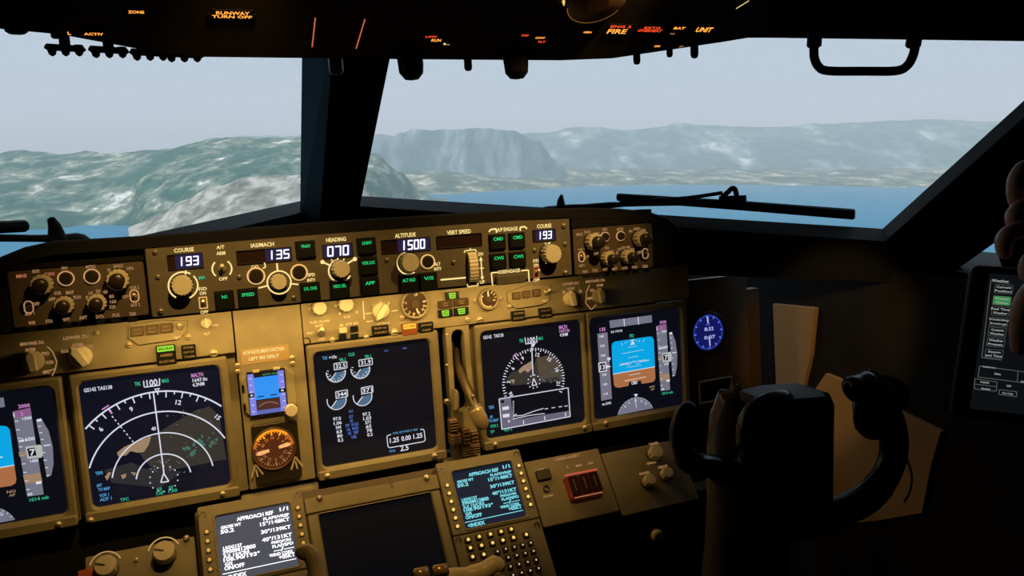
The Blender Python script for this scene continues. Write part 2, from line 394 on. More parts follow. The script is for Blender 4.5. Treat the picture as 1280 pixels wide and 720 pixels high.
# LED windows
def led(x0, y0, x1, y1, txt, tx, tw, th=11.5, slope=-.1):
    cx, cy = (x0 + x1) / 2, (y0 + y1) / 2; u, v = MCP.px(cx, cy); us, vs = MCP.us(cx, cy), MCP.vs(cx, cy); W, H = (x1 - x0) / 2 * us, (y1 - y0) / 2 * vs
    b = MB(MCP); b.frame((u - W - .0012, v - H - .0012, u + W + .0012, v + H + .0012), (u - W, v - H, u + W, v + H), 0, .0022, BLACK, .001, .0006, .0004)
    lit = bool(txt); 
    if lit:
        uu, _ = MCP.px(tx, cy); wl = tw * us / 2 * 1.25; b.face([(u - W, v - H), (max(u - W, uu - wl), v - H), (max(u - W, uu - wl), v + H), (u - W, v + H)], .0004, LCDOFF)
        b.face([(max(u - W, uu - wl), v - H), (u + W, v - H), (u + W, v + H), (max(u - W, uu - wl), v + H)], .0004, LCDBG)
        # seven segment digits
        n = len(txt); dw = tw * us / n
        SEG = {'0': 'abcdef', '1': 'bc', '2': 'abged', '3': 'abgcd', '5': 'afgcd', '7': 'abc', '9': 'abcdfg', '8': 'abcdefg'}
        h = th * vs; w = dw * .62; t = min(h * .17, w * .42)
        for i, ch in enumerate(txt):
            x = uu - tw * us / 2 + dw * (i + .5); y = v; a, c = w / 2, h / 2; sl = .08
            sg = {'a': ((-a, c), (a, c)), 'g': ((-a, 0), (a, 0)), 'd': ((-a, -c), (a, -c)), 'f': ((-a, c), (-a, 0)), 'b': ((a, c), (a, 0)), 'e': ((-a, 0), (-a, -c)), 'c': ((a, 0), (a, -c))}
            if ch == '1': sg = {'b': ((0, c), (0, 0)), 'c': ((0, 0), (0, -c))}
            for q in SEG[ch]:
                p0, p1 = sg[q]; b.line((x + p0[0] + sl * p0[1], y + p0[1]), (x + p1[0] + sl * p1[1], y + p1[1]), t, .0009, E_LED)
                b.face(circ(x + p0[0] + sl * p0[1], y + p0[1], t / 2, 8), .0009, E_LED); b.face(circ(x + p1[0] + sl * p1[1], y + p1[1], t / 2, 8), .0009, E_LED)
    else: b.face([(u - W, v - H), (u + W, v - H), (u + W, v + H), (u - W, v + H)], .0004, LCDOFF)
    return b.build('digit_window', mcp, org=(u, v, 0))
led(211, 318, 253, 335, '193', 236, 27, 10); led(297, 312, 364, 327, '135', 349, 28, 10); led(404, 306, 440, 321, '070', 422.5, 29, 11)
led(478, 299, 537, 314, '1500', 516.5, 31, 10.5); led(547, 294, 601.5, 308, '', 0, 0); led(666.5, 287.5, 693.5, 300.5, '193', 681, 18, 8.5)
knob(mcp, MCP, 227.5, 357, 13, .02, CREAM, name='course_knob', fl=18)
toggle(mcp, MCP, 277.5, 336, 5, mt=CREAM, name='autothrottle_switch')
def ringbtn(par, fr, x, y, r, mt=E_RING):
    u, v = fr.px(x, y); R = r * fr.vs(x, y); b = MB(fr)
    b.ring(u, v, R * .84, R * 1.0, 0, mt, h=.0016); b.lathe(u, v, [(R * .72, 0), (R * .72, .005), (R * .6, .006)], DKNOB, 28); b.build('round_button', par, org=(u, v, 0))
ringbtn(mcp, MCP, 320, 345, 11); ringbtn(mcp, MCP, 373.8, 340.5, 10.5); ringbtn(mcp, MCP, 534.5, 327, 9.3)
knob(mcp, MCP, 348.5, 352.5, 10, .018, CREAM, name='speed_knob'); knob(mcp, MCP, 426.5, 336.5, 11, .02, CREAM, name='heading_knob'); knob(mcp, MCP, 512, 328.5, 12, .02, CREAM, name='altitude_knob', flute=.02)
knob(mcp, MCP, 690, 317.5, 12, .02, CREAM, name='course_knob', fl=18)
for x0, y0, x1, y1, t in ((270, 364, 292, 388, 'N1'), (299, 361, 322, 385, 'SPEED'), (371, 301.5, 394, 322.5, 'VNAV'), (377, 353.5, 400, 377, 'LVL CHG'), (414, 350.5, 436.5, 374, 'HDG SEL'),
        (448, 297.5, 470, 318, 'LNAV'), (450, 322, 472, 344, 'VOR LOC'), (452, 347, 474, 370, 'APP'), (500.5, 343, 522.5, 367, 'ALT HLD'), (525.5, 341, 547, 363.5, 'V/S'),
        (613.5, 293, 632.5, 312, 'CMD'), (638, 291, 656.8, 310, 'CMD'), (614.5, 317, 633.3, 336, 'CWS'), (639, 315, 657.8, 334, 'CWS')):
    push(mcp, MCP, x0, y0, x1, y1, t, tw=(16 if len(t) > 4 else 12 if len(t) > 2 else 6.5))
# flight director switches in lit frames
for x, y, w, h in ((254, 378.5, 10, 15), (670.5, 340.5, 8, 14)):
    u, v = MCP.px(x, y); s = MCP.vs(x, y); b = MB(MCP); W, H = w / 2 * s, h / 2 * s
    b.frame((u - W, v - H, u + W, v + H), (u - W * .78, v - H * .84, u + W * .78, v + H * .84), 0, .0012, E_REDT if x > 600 else E_RING, .001, .001, .0002)
    o = b.build('switch_frame', mcp, org=(u, v, 0)); toggle(o, MCP, x, y, 3.5, name='flight_director_switch')
# vertical speed thumbwheel
u, v = MCP.px(590, 334); s = MCP.vs(590, 334); b = MB(MCP); H = 19 * s; W = 5.6 * s; L = []
for i in range(25):
    a = -PI / 2 + PI * i / 24; n = math.cos(a) * .010; q = v + math.sin(a) * H; e = .0007 if i % 2 else 0
    L.append([(u - W, q, -.001), (u - W, q, n + e), (u + W, q, n + e), (u + W, q, -.001)])
b.loops(L, CREAM, True, True, False, closed=False); b.build('vertical_speed_wheel', mcp, org=(u, v, 0))
u, v = MCP.px(639, 349.5, .006); b = MB(MCP); b.slab(u - .0215, v - .0062, u + .0215, v + .0062, 0, .007, MCPP, .001, .0012); b.build('disengage_bar', mcp, org=(u, v, 0))
for x, y, r in ((197.5, 346, 3.2), (299, 346, 3.2), (367, 372, 3), (194, 315, 3.4), (201, 389, 4), (483.7, 325, 3), (567, 327.7, 3), (668, 312.5, 3), (706, 305, 3), (704.4, 282, 3.6), (706.6, 341, 3.8)): screw(mcp, MCP, x, y, r, mt=SMETAL)

# ================================================================== EFIS CONTROL PANELS
def efis(side):
    if side == 'L':
        t = thing('instrument_control_panel', MCP, 100, 365, 'dark brown knob panel at the left end of the glareshield', 'control panel')
        box = (-.1285, .179, .0125, .2435)
        K = [(52, 356, 13), (147, 350, 13.5), (80, 382, 11.5), (121, 379, 11.5)]; RB = [(82.5, 348, 9.6), (115, 345.5, 9.6)]
        SWI = [(36, 384, 5.5), (168, 370, 5.5)]
        TX = [('MINS', 27, 345, 13, T_P), ('RADIO', 45, 339, 9, T_D), ('BARO', 62.5, 342.5, 12, T_P), ('FPV', 81, 335.5, 8, T_D), ('MTRS', 113.5, 333.5, 12, T_D), ('BARO', 148, 332.5, 12, T_D), ('IN', 136.5, 337.5, 4, T_D), ('HPA', 163, 335.5, 9, T_D),
              ('APP', 65, 374, 9, T_D), ('VOR', 72, 366.5, 9, T_D), ('MAP', 87.5, 365.5, 10, T_D), ('PLN', 96.5, 371.5, 9, T_D), ('5', 109, 372, 4, T_D), ('10', 113.5, 366.5, 5, T_D), ('20', 122.5, 364, 6, T_D), ('40', 131.5, 365, 6, T_D), ('80', 139.5, 370.5, 6, T_D), ('160', 141.5, 377, 8, T_D), ('320', 140.5, 383.5, 8, T_D),
              ('VOR 2', 168, 359.5, 12, T_D), ('OFF', 157, 371, 8, T_D), ('ADF 2', 169, 381, 12, T_D), ('OFF', 45, 380, 9, T_D), ('ADF 1', 37, 392, 12, T_P),
              ('WXR', 40, 403.5, 9, T_D), ('STA', 61.5, 401.5, 9, T_D), ('WPT', 83, 399.5, 9, T_D), ('ARPT', 104, 397, 10, T_D), ('DATA', 125, 395.5, 10, T_D), ('POS', 145, 394, 9, T_D), ('TERR', 166, 392.5, 9, T_D)]
    else:
        t = thing('instrument_control_panel', MCP, 765, 315, 'dark brown knob panel at the right end of the glareshield', 'control panel')
        box = (.5800, .174, .7120, .2410)
        K = [(744, 302.5, 11), (803, 298.5, 10), (762, 323.4, 9), (787, 321, 9)]; RB = [(756, 296, 6.3), (775.5, 295, 6.3)]
        SWI = [(726.7, 321, 4.5), (806.5, 317, 4.5)]
        TX = [('MINS', 724, 293, 8, T_D), ('RADIO', 734, 290, 8, T_D), ('BARO', 745, 292, 8, T_D), ('FPV', 756, 287, 6, T_D), ('MTRS', 775, 286.5, 8, T_D), ('BARO', 796, 286, 8, T_D), ('IN', 788, 289, 4, T_D), ('HPA', 804, 288, 6, T_D),
              ('VOR 1', 726, 312, 8, T_D), ('OFF', 733, 321, 6, T_D), ('ADF 1', 727, 332, 8, T_D), ('APP', 745, 317, 6, T_D), ('VOR', 758, 310, 6, T_D), ('MAP', 764, 314.5, 6, T_D), ('5', 771, 316, 3, T_D), ('10', 774, 311.5, 4, T_D), ('20', 779, 309.5, 5, T_D), ('40', 785, 309, 5, T_D), ('80', 790, 312, 5, T_D), ('OFF', 799, 315.5, 6, T_D),
              ('WXR', 731, 339.5, 6.5, T_D), ('STA', 743.5, 338, 6.5, T_D), ('WPT', 756, 337, 6.5, T_D), ('ARPT', 768, 336, 7, T_D), ('DATA', 781, 335, 7, T_D), ('POS', 793, 334, 6.5, T_D), ('TERR', 806, 333, 7, T_D)]
    def marks(b):
        for q in TX: b.T(q[0], q[1], q[2], 4.4 if side == 'L' else 3.6, q[4], w=q[3])
    panel_plate('face_plate', t, MCP, box, .03, DARKP, extra=marks)
    for x, y, r in K: knob(t, MCP, x, y, r, .017, CREAMD, DKNOB, name='selector_knob')
    for x, y, r in RB:
        ringbtn(t, MCP, x, y, r, MATS['ring_dim'])
    for x, y, r in SWI:
        u, v = MCP.px(x, y); s = MCP.vs(x, y); b = MB(MCP); a = rr(u - r * s, v - r * 1.5 * s, u + r * s, v + r * 1.5 * s, r * s, 6); c = rr(u - r * .75 * s, v - r * 1.25 * s, u + r * .75 * s, v + r * 1.25 * s, r * .75 * s, 6)
        b.loops([[(*p, 0) for p in a], [(*p, .001) for p in a], [(*p, .001) for p in c], [(*p, 0) for p in c]], MATS['ring_dim'], False, False)
        o = b.build('switch_surround', t, org=(u, v, 0)); toggle(o, MCP, x, y, 3, name='toggle_switch')
    b0 = [q for q in TX if q[0] in ('WXR', 'STA', 'WPT', 'ARPT', 'DATA', 'POS', 'TERR')]
    for q in b0:
        u, v = MCP.px(q[1], q[2] + (7 if side == 'L' else 5.5)); b = MB(MCP); b.slab(u - .0055, v - .0026, u + .0055, v + .0026, 0, .004, BUTTON, .0008, .0005); b.build('key', t, org=(u, v, 0))
mat('ring_dim', (.5, .36, .22), .5, emit=(.75, .42, .2), es=.5)
efis('L'); efis('R')

# ================================================================== GLARESHIELD
gb = MB(MCP)
out = [MCP.px(*p) for p in ((-70, 372), (-40, 345), (0, 321), (30, 309), (62, 302), (190, 294.5), (400, 278), (640, 262.5), (735, 259.5), (775, 260.5), (812, 264), (838, 273), (856, 290), (866, 310), (868, 330), (820, 352))]
bot = [(.7150, .166), (-.225, .168)]
# fascia around the panels (front face) and the body running forward
OUT = out[:-1] + [(.752, .172), (-.235, .173)]
front = [(*p, -.012) for p in OUT]; mid = [(*p, -.030) for p in OUT]
cu, cv = .27, .20
def fwd(p, n, k):   # body runs forward and drops a little
    return (cu + (p[0] - cu) * k, (p[1] if p[1] < .2 else .2 + (p[1] - .2) * (1 if n > -.06 else .62)), n)
gb.loops([[(cu + (p[0] - cu) * .993, cv + (p[1] - cv) * .97, .000) for p in OUT], [(*p, -.006) for p in OUT], [(*p, -.03) for p in OUT], [fwd(p, -.16, .98) for p in OUT], [fwd(p, -.36, .80) for p in OUT]], GLARE, False, True)
a = [(cu + (p[0] - cu) * .993, cv + (p[1] - cv) * .97) for p in OUT]
# front ring: strip above, below and between the panels (built as bars so the panels sit in an opening)
gb.face([a[i] for i in range(len(a))], -.031, GLARE)
top = [p for p in a[:-2]]
gb.loops([[(p[0], p[1], .0) for p in top], [(p[0], max(p[1] - .013, .17), -.0) if -.13 < p[0] < .716 else (p[0], p[1] - .02, 0) for p in top]], GLARE, False, False, closed=False)
glare = gb.build('glareshield'); tag(glare, 'black padded glareshield hood running across above the instrument panel', 'glareshield')
# side blocks of the fascia left and right of the knob panels
for q in ((-.22, .174, -.1305, .225), (.7135, .173, .750, .235)):
    b = MB(MCP); b.slab(*q, -.03, -.001, GLARE, .004, .002); o = b.build('fascia_end', glare)
b = MB(MCP)
b.slab(-.13, .2442, .0135, .2505, -.03, -.0008, GLARE, .001, .0008); b.build('fascia_strip', glare)
b = MB(MCP); b.slab(.5790, .2418, .7130, .262, -.03, -.0008, GLARE, .001, .0008); b.build('fascia_strip', glare)
# light strip under the hood
b = MB(MCP); b.slab(-.07, .1685, .545, .1715, -.075, -.05, mat('lamp_diffuser', (.8, .7, .5), .5, emit=(1, .62, .22), es=1.2), .001, .0005)
ls = b.build('glareshield_flood_lamp'); tag(ls, 'thin warm flood lamp strip under the glareshield hood', 'lamp')
# ================================================================== MAIN INSTRUMENT PANEL
def mbox(*pts): return uvbox(MIP, *pts)
SW = .0875; SH = .0855       # half size of the screens on the panel
DUC = {'cpf': -.2047, 'cnd': 0.0, 'ctr': .3031, 'fnd': .5600, 'fpf': .7522}
mip = empty('main_instrument_panel', MIP.M @ Matrix.Translation((.3, .0, 0)))
tag(mip, 'wide khaki-painted main instrument panel holding the screens under the glareshield', 'instrument panel')
b = MB(MIP)
# base plate with openings left behind the display units: built as strips
def strip(b, u0, v0, u1, v1, n0=-.02, n1=0.0, mt=PANEL, r=.001, ch=.0006): b.slab(u0, v0, u1, v1, n0, n1, mt, r, ch)
strip(b, -.42, .1005, .1105, .1715)          # captain upper
b.build('upper_left_plate', mip, org=(-.1, .13, 0))
b = MB(MIP); strip(b, -.42, -.1025, .1105, .0995, -.025, -.0125); b.build('backing_plate', mip, org=(-.1, 0, 0))
def p_heading(b):
    q = MIP.px(336, 440); s = MIP.vs(336, 440)
b = MB(MIP); b.slab(.1125, -.099, .204, .1715, -.02, .0, PANEL, .001, .0006)
b.T('ALTN INSTRUMENT FUNCTION', 329.5, 438.5, 4.6, T_W, w=52); b.T('LEFT IRS ONLY', 330, 446.5, 4.4, T_W, w=38); b.B(300.5, 437, 362, 449, mat('placard_tan', (.55, .40, .20), .5), .0004)
b.build('standby_column_plate', mip, org=(.16, .03, 0))
b = MB(MIP); b.slab(.2055, .1005, .4165, .1715, -.02, .0, PANEL, .001, .0006)
for a in ((453.5, 376, 455.3, 399.5),): b.L(*a, 1.6, T_WT)
for t, x, y, w in (('FUEL FLOW', 400, 402, 25), ('RATE', 399, 407, 10), ('RESET', 388, 416.5, 9), ('USED', 402, 424, 9), ('AUTO', 388, 386, 6), ('SET', 421, 382, 7), ('N1 SET', 434, 396, 8), ('MFD', 427, 406.5, 5), ('SYS', 436, 405, 8), ('ENG', 445, 404, 6), ('1', 424.5, 392, 2), ('2', 446, 390, 4)): b.T(t, x, y, 3.2, T_WT, w=w)
for a in ((457, 392, 466, 391), (466, 381, 468, 384), (475, 376, 476, 380), (486.5, 377.5, 484, 382), (489, 388.8, 497, 388), (458, 402, 466, 401)): b.L(*a, 1.5, T_WT)
b.T('AUTOBRAKE', 479, 404, 3, T_WT, w=16)
b.build('upper_centre_plate', mip, org=(.31, .13, 0))
b = MB(MIP); b.slab(.4165, .1005, .6475, .1715, -.02, .0, PANEL, .001, .0006); b.build('upper_brake_plate', mip, org=(.53, .13, 0))
b = MB(MIP); b.slab(.6485, .1005, .86, .1715, -.02, .0, PANEL, .001, .0006)
for t, x, y, w, m_ in (('LOWER DU', 713, 354.5, 20, T_D), ('NORM', 713.5, 360.5, 9, T_WT), ('1', 704.5, 365, 3, T_D), ('2', 725, 364, 5, T_D), ('MAIN PANEL DUs', 744, 351, 24, T_D), ('NORM', 749.5, 356.5, 8, T_D), ('PFD', 740, 363, 5, T_D), ('MFD', 738, 373, 8, T_D)): b.T(t, x, y, 3.4, m_, w=w)
for a in ((737, 356, 733, 364), (733, 364, 732, 379), (732, 379, 739, 387), (739, 387, 745, 381), (734, 372.5, 743, 371.5)): b.L(*a, 1.1, T_D)
b.build('upper_right_plate', mip, org=(.78, .13, 0))
# right-hand end of the panel, its shade put into the dark colour
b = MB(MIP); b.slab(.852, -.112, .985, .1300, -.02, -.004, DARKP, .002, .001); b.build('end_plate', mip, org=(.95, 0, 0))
b = MB(MIP); b.slab(.4565, -.1025, .80, .0995, -.025, -.0125, PANEL, .001, .0006); b.build('backing_strip', mip, org=(.6, 0, 0))
# rounded lip below the panel
for xa, xb in ((300, 398), (552, 604)):
    ua, ub = MIP.px(xa, 605)[0], MIP.px(xb, 600)[0]; b = MB(MIP); tube(b, [(ua, -.117, -.010), (ua + .002, -.117, -.010), (ub - .002, -.117, -.010), (ub, -.117, -.010)], [.007, .009, .009, .007], PANEL, 16); b.build('lower_lip', mip, org=((ua + ub) / 2, -.117, 0))
b = MB(MIP); b.slab(-.44, -.80, 1.08, -.104, -.04, -.024, BLACK, .002, .001); b.build('gap_shade_sheet', mip, org=(.3, -.15, 0))  # added black sheet: stands for the dark gap and stops sky light leaking

def bezel(t, uc, w=SW, h=SH, l=.012, rr_=.012, top=.0115, bot=.0160, ri=.008, mt=BEZEL):
    b = MB(MIP); b.frame((uc - w - l, -h - bot, uc + w + rr_, h + top), (uc - w, -h, uc + w, h), -.012, .005, mt, .004, ri, .003)
    b.build('bezel', t, org=(uc, 0, 0))
    b = MB(MIP); b.slab(uc - w - l + .001, -h - bot - .001, uc + w + rr_ - .001, -h - .0030, .0, .0095, mt, .003, .0015); b.build('lower_rim', t, org=(uc, -h - .015, 0))
def disp(name, uc, label, cat='display', group=None):
    t = empty(name, MIP.M @ Matrix.Translation((uc, 0, 0))); tag(t, label, cat, group); return t
def sc(uc, mt=SCREEN, w=SW, h=SH):
    b = MB(MIP); b.slab(uc - w - .001, -h - .001, uc + w + .001, h + .001, -.010, -.0012, mt, .006, .0005); return b
ZS = -.0007   # height of the drawn symbols
class DU:
    """drawing on a screen: pixel input, everything at the screen's own depth"""
    def __init__(s, b): s.b = b
    def T(s, t, x, y, h, m, w=None, align='C', k=0): s.b.T(t, x, y, h, m, n=ZS + k * .0003, w=w, align=align)
    def L(s, x0, y0, x1, y1, w, m, k=0): s.b.L(x0, y0, x1, y1, w, m, n=ZS + k * .0003)
    def P(s, pts, m, k=0): s.b.P(pts, m, n=ZS + k * .0003)
    def B(s, x0, y0, x1, y1, m, k=0): s.b.B(x0, y0, x1, y1, m, n=ZS + k * .0003)
    def A(s, x, y, r, w, m, a0, a1, uc, k=0, n=80):
        u, v = MIP.px(x, y); q = MIP.vs(x, y); s.b.arc(u, v, r * q, w * q, ZS + k * .0003, m, a0, a1, (uc - SW + .001, -SH + .001, uc + SW - .001, SH - .001), n)
    def radial(s, x, y, r0, r1, ang, w, m, k=0):
        u, v = MIP.px(x, y); q = MIP.vs(x, y); a = R_(ang); s.b.line((u + r0 * q * math.cos(a), v + r0 * q * math.sin(a)), (u + r1 * q * math.cos(a), v + r1 * q * math.sin(a)), w * q, ZS + k * .0003, m)
    def RT(s, t, x, y, r, ang, h, m, k=1, w=None):
        u, v = MIP.px(x, y); q = MIP.vs(x, y); a = R_(ang); s.b.text(t, u + r * q * math.cos(a), v + r * q * math.sin(a), h * q, ZS + k * .0003, m, w * q if w else None, a - PI / 2)
def blotches(d, poly, n, mt, sz, k=1, seed=1):
    rnd = random.Random(seed); xs = [p[0] for p in poly]; ys = [p[1] for p in poly]
    def inside(x, y):
        c = False
        for i in range(len(poly)):
            (x1, y1), (x2, y2) = poly[i], poly[i - 1]
            if (y1 > y) != (y2 > y) and x < (x2 - x1) * (y - y1) / (y2 - y1) + x1: c = not c
        return c
    m_ = 0
    while m_ < n:
        x, y = rnd.uniform(min(xs), max(xs)), rnd.uniform(min(ys), max(ys))
        if inside(x, y):
            r = sz * rnd.uniform(.4, 1.2); d.P([(x + r * rnd.uniform(.5, 1.2) * math.cos(a * 1.05), y + r * rnd.uniform(.4, .9) * math.sin(a * 1.05)) for a in range(6)], mt, k); m_ += 1

# ---- captain's navigation display
t = disp('navigation_display', 0, 'large navigation screen left of the small blue standby instrument, with wide white range arcs', 'screen')
bezel(t, 0, l=.0105, rr_=.011)
b = sc(0, SCREENB); d = DU(b)
cx, cy = 205, 598.5
d.P([(190, 546), (215, 530), (245, 513), (262, 508), (274, 520), (283, 574), (240, 583), (212, 588), (190, 585), (180, 575), (170, 560)], E_DTER)
d.P([(130, 588), (165, 578), (180, 586), (200, 585), (228, 590), (200, 610), (140, 604)], mat('display_terrain_2', (.01, .01, .01), .5, emit=(.022, .022, .028), es=1))
d.P([(146, 566), (155, 559), (170, 552), (182, 548), (189, 545), (186, 556), (180, 565), (172, 566), (163, 564), (158, 569), (148, 571)], E_TAN, 1)
d.P([(131, 596), (136, 590), (139, 591), (134, 601)], E_TAN, 1); d.P([(151, 594), (158, 592), (157, 597), (153, 599)], E_TAN, 1); d.P([(163, 590), (170, 591), (168, 595)], E_TAN, 1)
blotches(d, [(225, 565), (250, 545), (268, 535), (272, 555), (245, 570)], 26, E_TGR, 3.2, 2, 3); blotches(d, [(180, 590), (190, 575), (225, 575), (232, 592)], 26, mat('display_speckle', (.01,) * 3, .5, emit=(.35, .36, .42), es=.8), .9, 2, 5)
blotches(d, [(205, 520), (268, 500), (280, 570), (215, 580)], 22, mat('display_speckle2', (.01,) * 3, .5, emit=(.10, .12, .10), es=.8), 1.6, 1, 9)
for r, w in ((111, 1.9), (85.5, 1.7), (58.5, 1.5), (31.5, 1.6)):
    lim = {111: (38, 139), 85.5: (14, 162), 58.5: (6, 168), 31.5: (5, 170)}[r]
    d.A(cx, cy, r, w, E_W, lim[0], lim[1], 0, 3, 100)
for i in range(-10, 8):
    a = 93 - i * 5 * 1.0
    if 40 < a < 138: d.radial(cx, cy, 111 - (8 if i % 2 == 0 else 4), 111, a, 1.4, E_W, 3)
for tx, a in (('6', 135 - 4.5), ('9', 106.5), ('12', 74.5), ('15', 44)): d.RT(tx, cx, cy, 97.5, a, 6, E_W, 3)
d.L(205, 592, 191.5, 489, 1.5, E_W, 3)
d.P([(192.5, 486), (200, 485), (196.6, 490.5)], E_W, 3); d.P([(194.5, 486.8), (198, 486.4), (196.5, 488.6)], SCREENB, 4)
for a in ((201, 603, 211, 601.5), (201, 603, 204.5, 591.5), (211, 601.5, 204.5, 591.5)): d.L(*a, 1.4, E_W, 4)
for i in range(14): d.radial(cx, cy, 15.5, 17, i * 360 / 14 + 8, 1.5, E_W, 3)
d.L(179.5, 476, 180.3, 484, 1.3, E_W, 3); d.L(180.3, 484, 199.5, 481.6, 1.3, E_W, 3); d.L(199.5, 481.6, 199.3, 473, 1.3, E_W, 3)
d.T('100', 190, 478.5, 8.5, E_W, 14); d.T('TRK', 172, 480, 5, E_G, 8); d.T('MAG', 206.5, 476, 5, E_G, 8.5)
d.T('GS142 TAS138', 122.5, 486, 5, E_W, 36); d.T('MALTN', 246.5, 468.8, 5, E_MG, 15); d.T('1647.0z', 250, 474.5, 4.6, E_W, 19); d.T('4.3NM', 248, 480.5, 4.8, E_W, 15); d.T('40', 192, 536, 5, E_W, 6)
d.L(135, 510, 140, 517, 2.2, E_MG, 3); d.L(127.5, 512, 136, 506.5, 1.6, E_MG, 3)
for i in range(8):
    x, y = 140 + i * 3.6, 520 + i * 4.4; d.L(x, y, x + 1.6, y + 2, 1.2, E_W, 3)
for tx, x, y, w, m_ in (('TERR', 124, 591.5, 10, E_CY), ('ARPT', 124, 607, 7, E_CY), ('TO MAP', 130, 611.5, 15, E_CY), ('VOR 1', 130, 619, 12, E_CY), ('ADF 1', 132, 624, 15, E_CY), ('TFC', 155.5, 624.5, 11, E_G), ('VOR', 199, 611.5, 7, E_G), ('3.5E', 199.5, 616.5, 9, E_G), ('ADF', 213.5, 609.5, 6, E_G), ('1.50', 216, 613.5, 11, E_G)): d.T(tx, x, y, 4.2, m_, w)
b.build('screen', t, org=(0, 0, 0))
for x, y in ((278, 614.5), (114.5, 647)): screw(t, MIP, x, y, 3.6, .0095)

# ---- primary flight displays
def pfd(key, label):
    uc = DUC[key]; t = disp('primary_flight_display', uc, label, 'screen')
    bezel(t, uc, l=.0075 if key == 'fpf' else .012, rr_=.0115, mt=BEZEL)
    b = sc(uc); 
    # coordinates in the first officer's screen: photo pixels, moved to the other screen in panel space
    du = uc - DUC['fpf']
    class D2(MB): pass
    old = MIP.px
    def shifted(x, y, h=0.0):
        u, v = old(x, y, h); return (u + du, v)
    class F2: pass
    f2 = F2(); f2.px = shifted; f2.vs = MIP.vs; f2.us = MIP.us
    b.fr = f2; d = DU(b)
    K = 5.5417; X = lambda a: 740 + a / K; Y = lambda a: 390 + a / K
    def P(pts, m_, k=0): d.P([(X(p[0]), Y(p[1])) for p in pts], m_, k)
    def L(x0, y0, x1, y1, w, m_, k=1): d.L(X(x0), Y(y0), X(x1), Y(y1), w / K, m_, k)
    def T(s_, x, y, h, w, m_, k=1): d.T(s_, X(x), Y(y), h / K, m_, w / K, k=k)
    P([(122, 60), (415, 22), (418, 72), (127, 112)], E_GREY); L(222, 47, 226, 99, 6, E_W); L(320, 35, 324, 87, 6, E_W)
    # attitude
    def poly(y0l, y0r, y1l, y1r): pass
    P([(137, 240), (142, 218), (160, 205), (400, 170), (418, 174), (430, 192), (437, 378), (146, 430)], E_SKY)
    P([(146, 432), (437, 380), (441, 455), (436, 475), (420, 487), (345, 498), (340, 475), (258, 487), (255, 512), (185, 526), (163, 520), (154, 505)], E_GND)
    L(146, 431, 437, 379, 5, E_W, 2)
    for (cx_, cy_, w) in ((280, 240, 60), (284, 275, 150), (285, 312, 70), (287, 345, 170), (290, 377, 70), (297, 431, 80), (300, 462, 150)):
        sl = 28 / 150; L(cx_ - w / 2, cy_ + w / 2 * sl, cx_ + w / 2, cy_ - w / 2 * sl, 3.2, mat('display_pale_blue', (.01,) * 3, .5, emit=(.55, .75, .95), es=.8) if cy_ < 400 else E_W, 2)
    L(190, 368, 255, 357, 8, mat('display_pale_blue', (.01,) * 3, .5), 3); L(325, 345, 395, 333, 8, MATS['display_pale_blue'], 3); L(240, 385, 285, 340, 3, MATS['display_pale_blue'], 3); L(285, 340, 340, 370, 3, MATS['display_pale_blue'], 3)
    L(228, 478, 372, 449, 7, mat('display_bar_pale', (.01,) * 3, .5, emit=(.85, .55, .35), es=.8), 3)
    P([(265, 228), (298, 223), (280, 198)], E_W, 3); L(262, 200, 296, 192, 5, E_W, 3)
    for x0, y0, x1, y1 in ((205, 215, 212, 232), (228, 205, 234, 220), (245, 202, 248, 212), (310, 195, 308, 205), (330, 192, 326, 208), (362, 190, 352, 210)): L(x0, y0, x1, y1, 4, MATS['display_pale_blue'], 2)
    T('FD', 277, 165, 24, 30, E_G); T('CMD', 295, 490, 24, 42, E_W); T('ILS 19/193', 172, 134, 16, 78, E_W); T('135', 74, 121, 26, 40, E_MG)
    P([(38, 150), (108, 140), (140, 602), (66, 616)], E_GREY)
    for i in range(7):
        y = 168 + i * 66.5
        T(['160', '150', '140', '', '130', '120', '110'][i] or '1', 68 + i * 4.6, y, 17, 30, E_W, 2)
    for i in range(13): L(98 + i * 2.3, 165 + i * 35, 110 + i * 2.3, 163 + i * 35, 5, mat('display_red', (.01,) * 3, .5, emit=(.55, .12, .10), es=.8) if i not in (5, 6) else E_W, 2)
    P([(44, 352), (96, 344), (100, 368), (134, 378), (101, 388), (104, 410), (48, 418)], E_W, 2); P([(50, 358), (91, 351), (96, 404), (54, 411)], SCREEN, 3); T('13', 72, 382, 34, 34, E_W, 4)
    P([(104, 318), (128, 314), (128, 330), (108, 334)], E_W, 2)
    T('m.341', 102, 634, 20, 60, E_W)
    # altitude tape
    P([(446, 98), (516, 80), (543, 540), (478, 548)], E_GREY); P([(446, 98), (516, 80), (519, 118), (449, 136)], mat('display_mag_dim', (.01,) * 3, .5, emit=(.30, .13, .30), es=.8), 1)
    T('2000', 492, 70, 20, 46, E_MG); L(450, 105, 451, 128, 5, E_W, 2); L(481, 100, 483, 122, 5, E_MG, 2); T('1500', 500, 135, 16, 36, E_W, 2); T('1600', 500, 245, 20, 50, E_W, 2); T('1400', 516, 360, 16, 32, E_W, 2)
    P([(468, 432), (536, 425), (541, 472), (473, 480)], E_TAN, 1); T('1', 527, 476, 14, 22, E_W, 2); T('0', 490, 535, 14, 20, E_W, 2)
    for i in range(9): L(452 + i * 3, 150 + i * 45, 466 + i * 3, 148 + i * 45, 4, E_W, 2)
    L(462, 254, 482, 252, 9, E_W, 2)
    P([(485, 284), (545, 276), (551, 290), (551, 335), (543, 345), (490, 348)], mat('display_pale_grey', (.01,) * 3, .5, emit=(.55, .58, .55), es=.8), 2); P([(492, 294), (522, 290), (527, 332), (497, 336)], SCREEN, 3); T('7', 512, 314, 34, 22, E_W, 4)
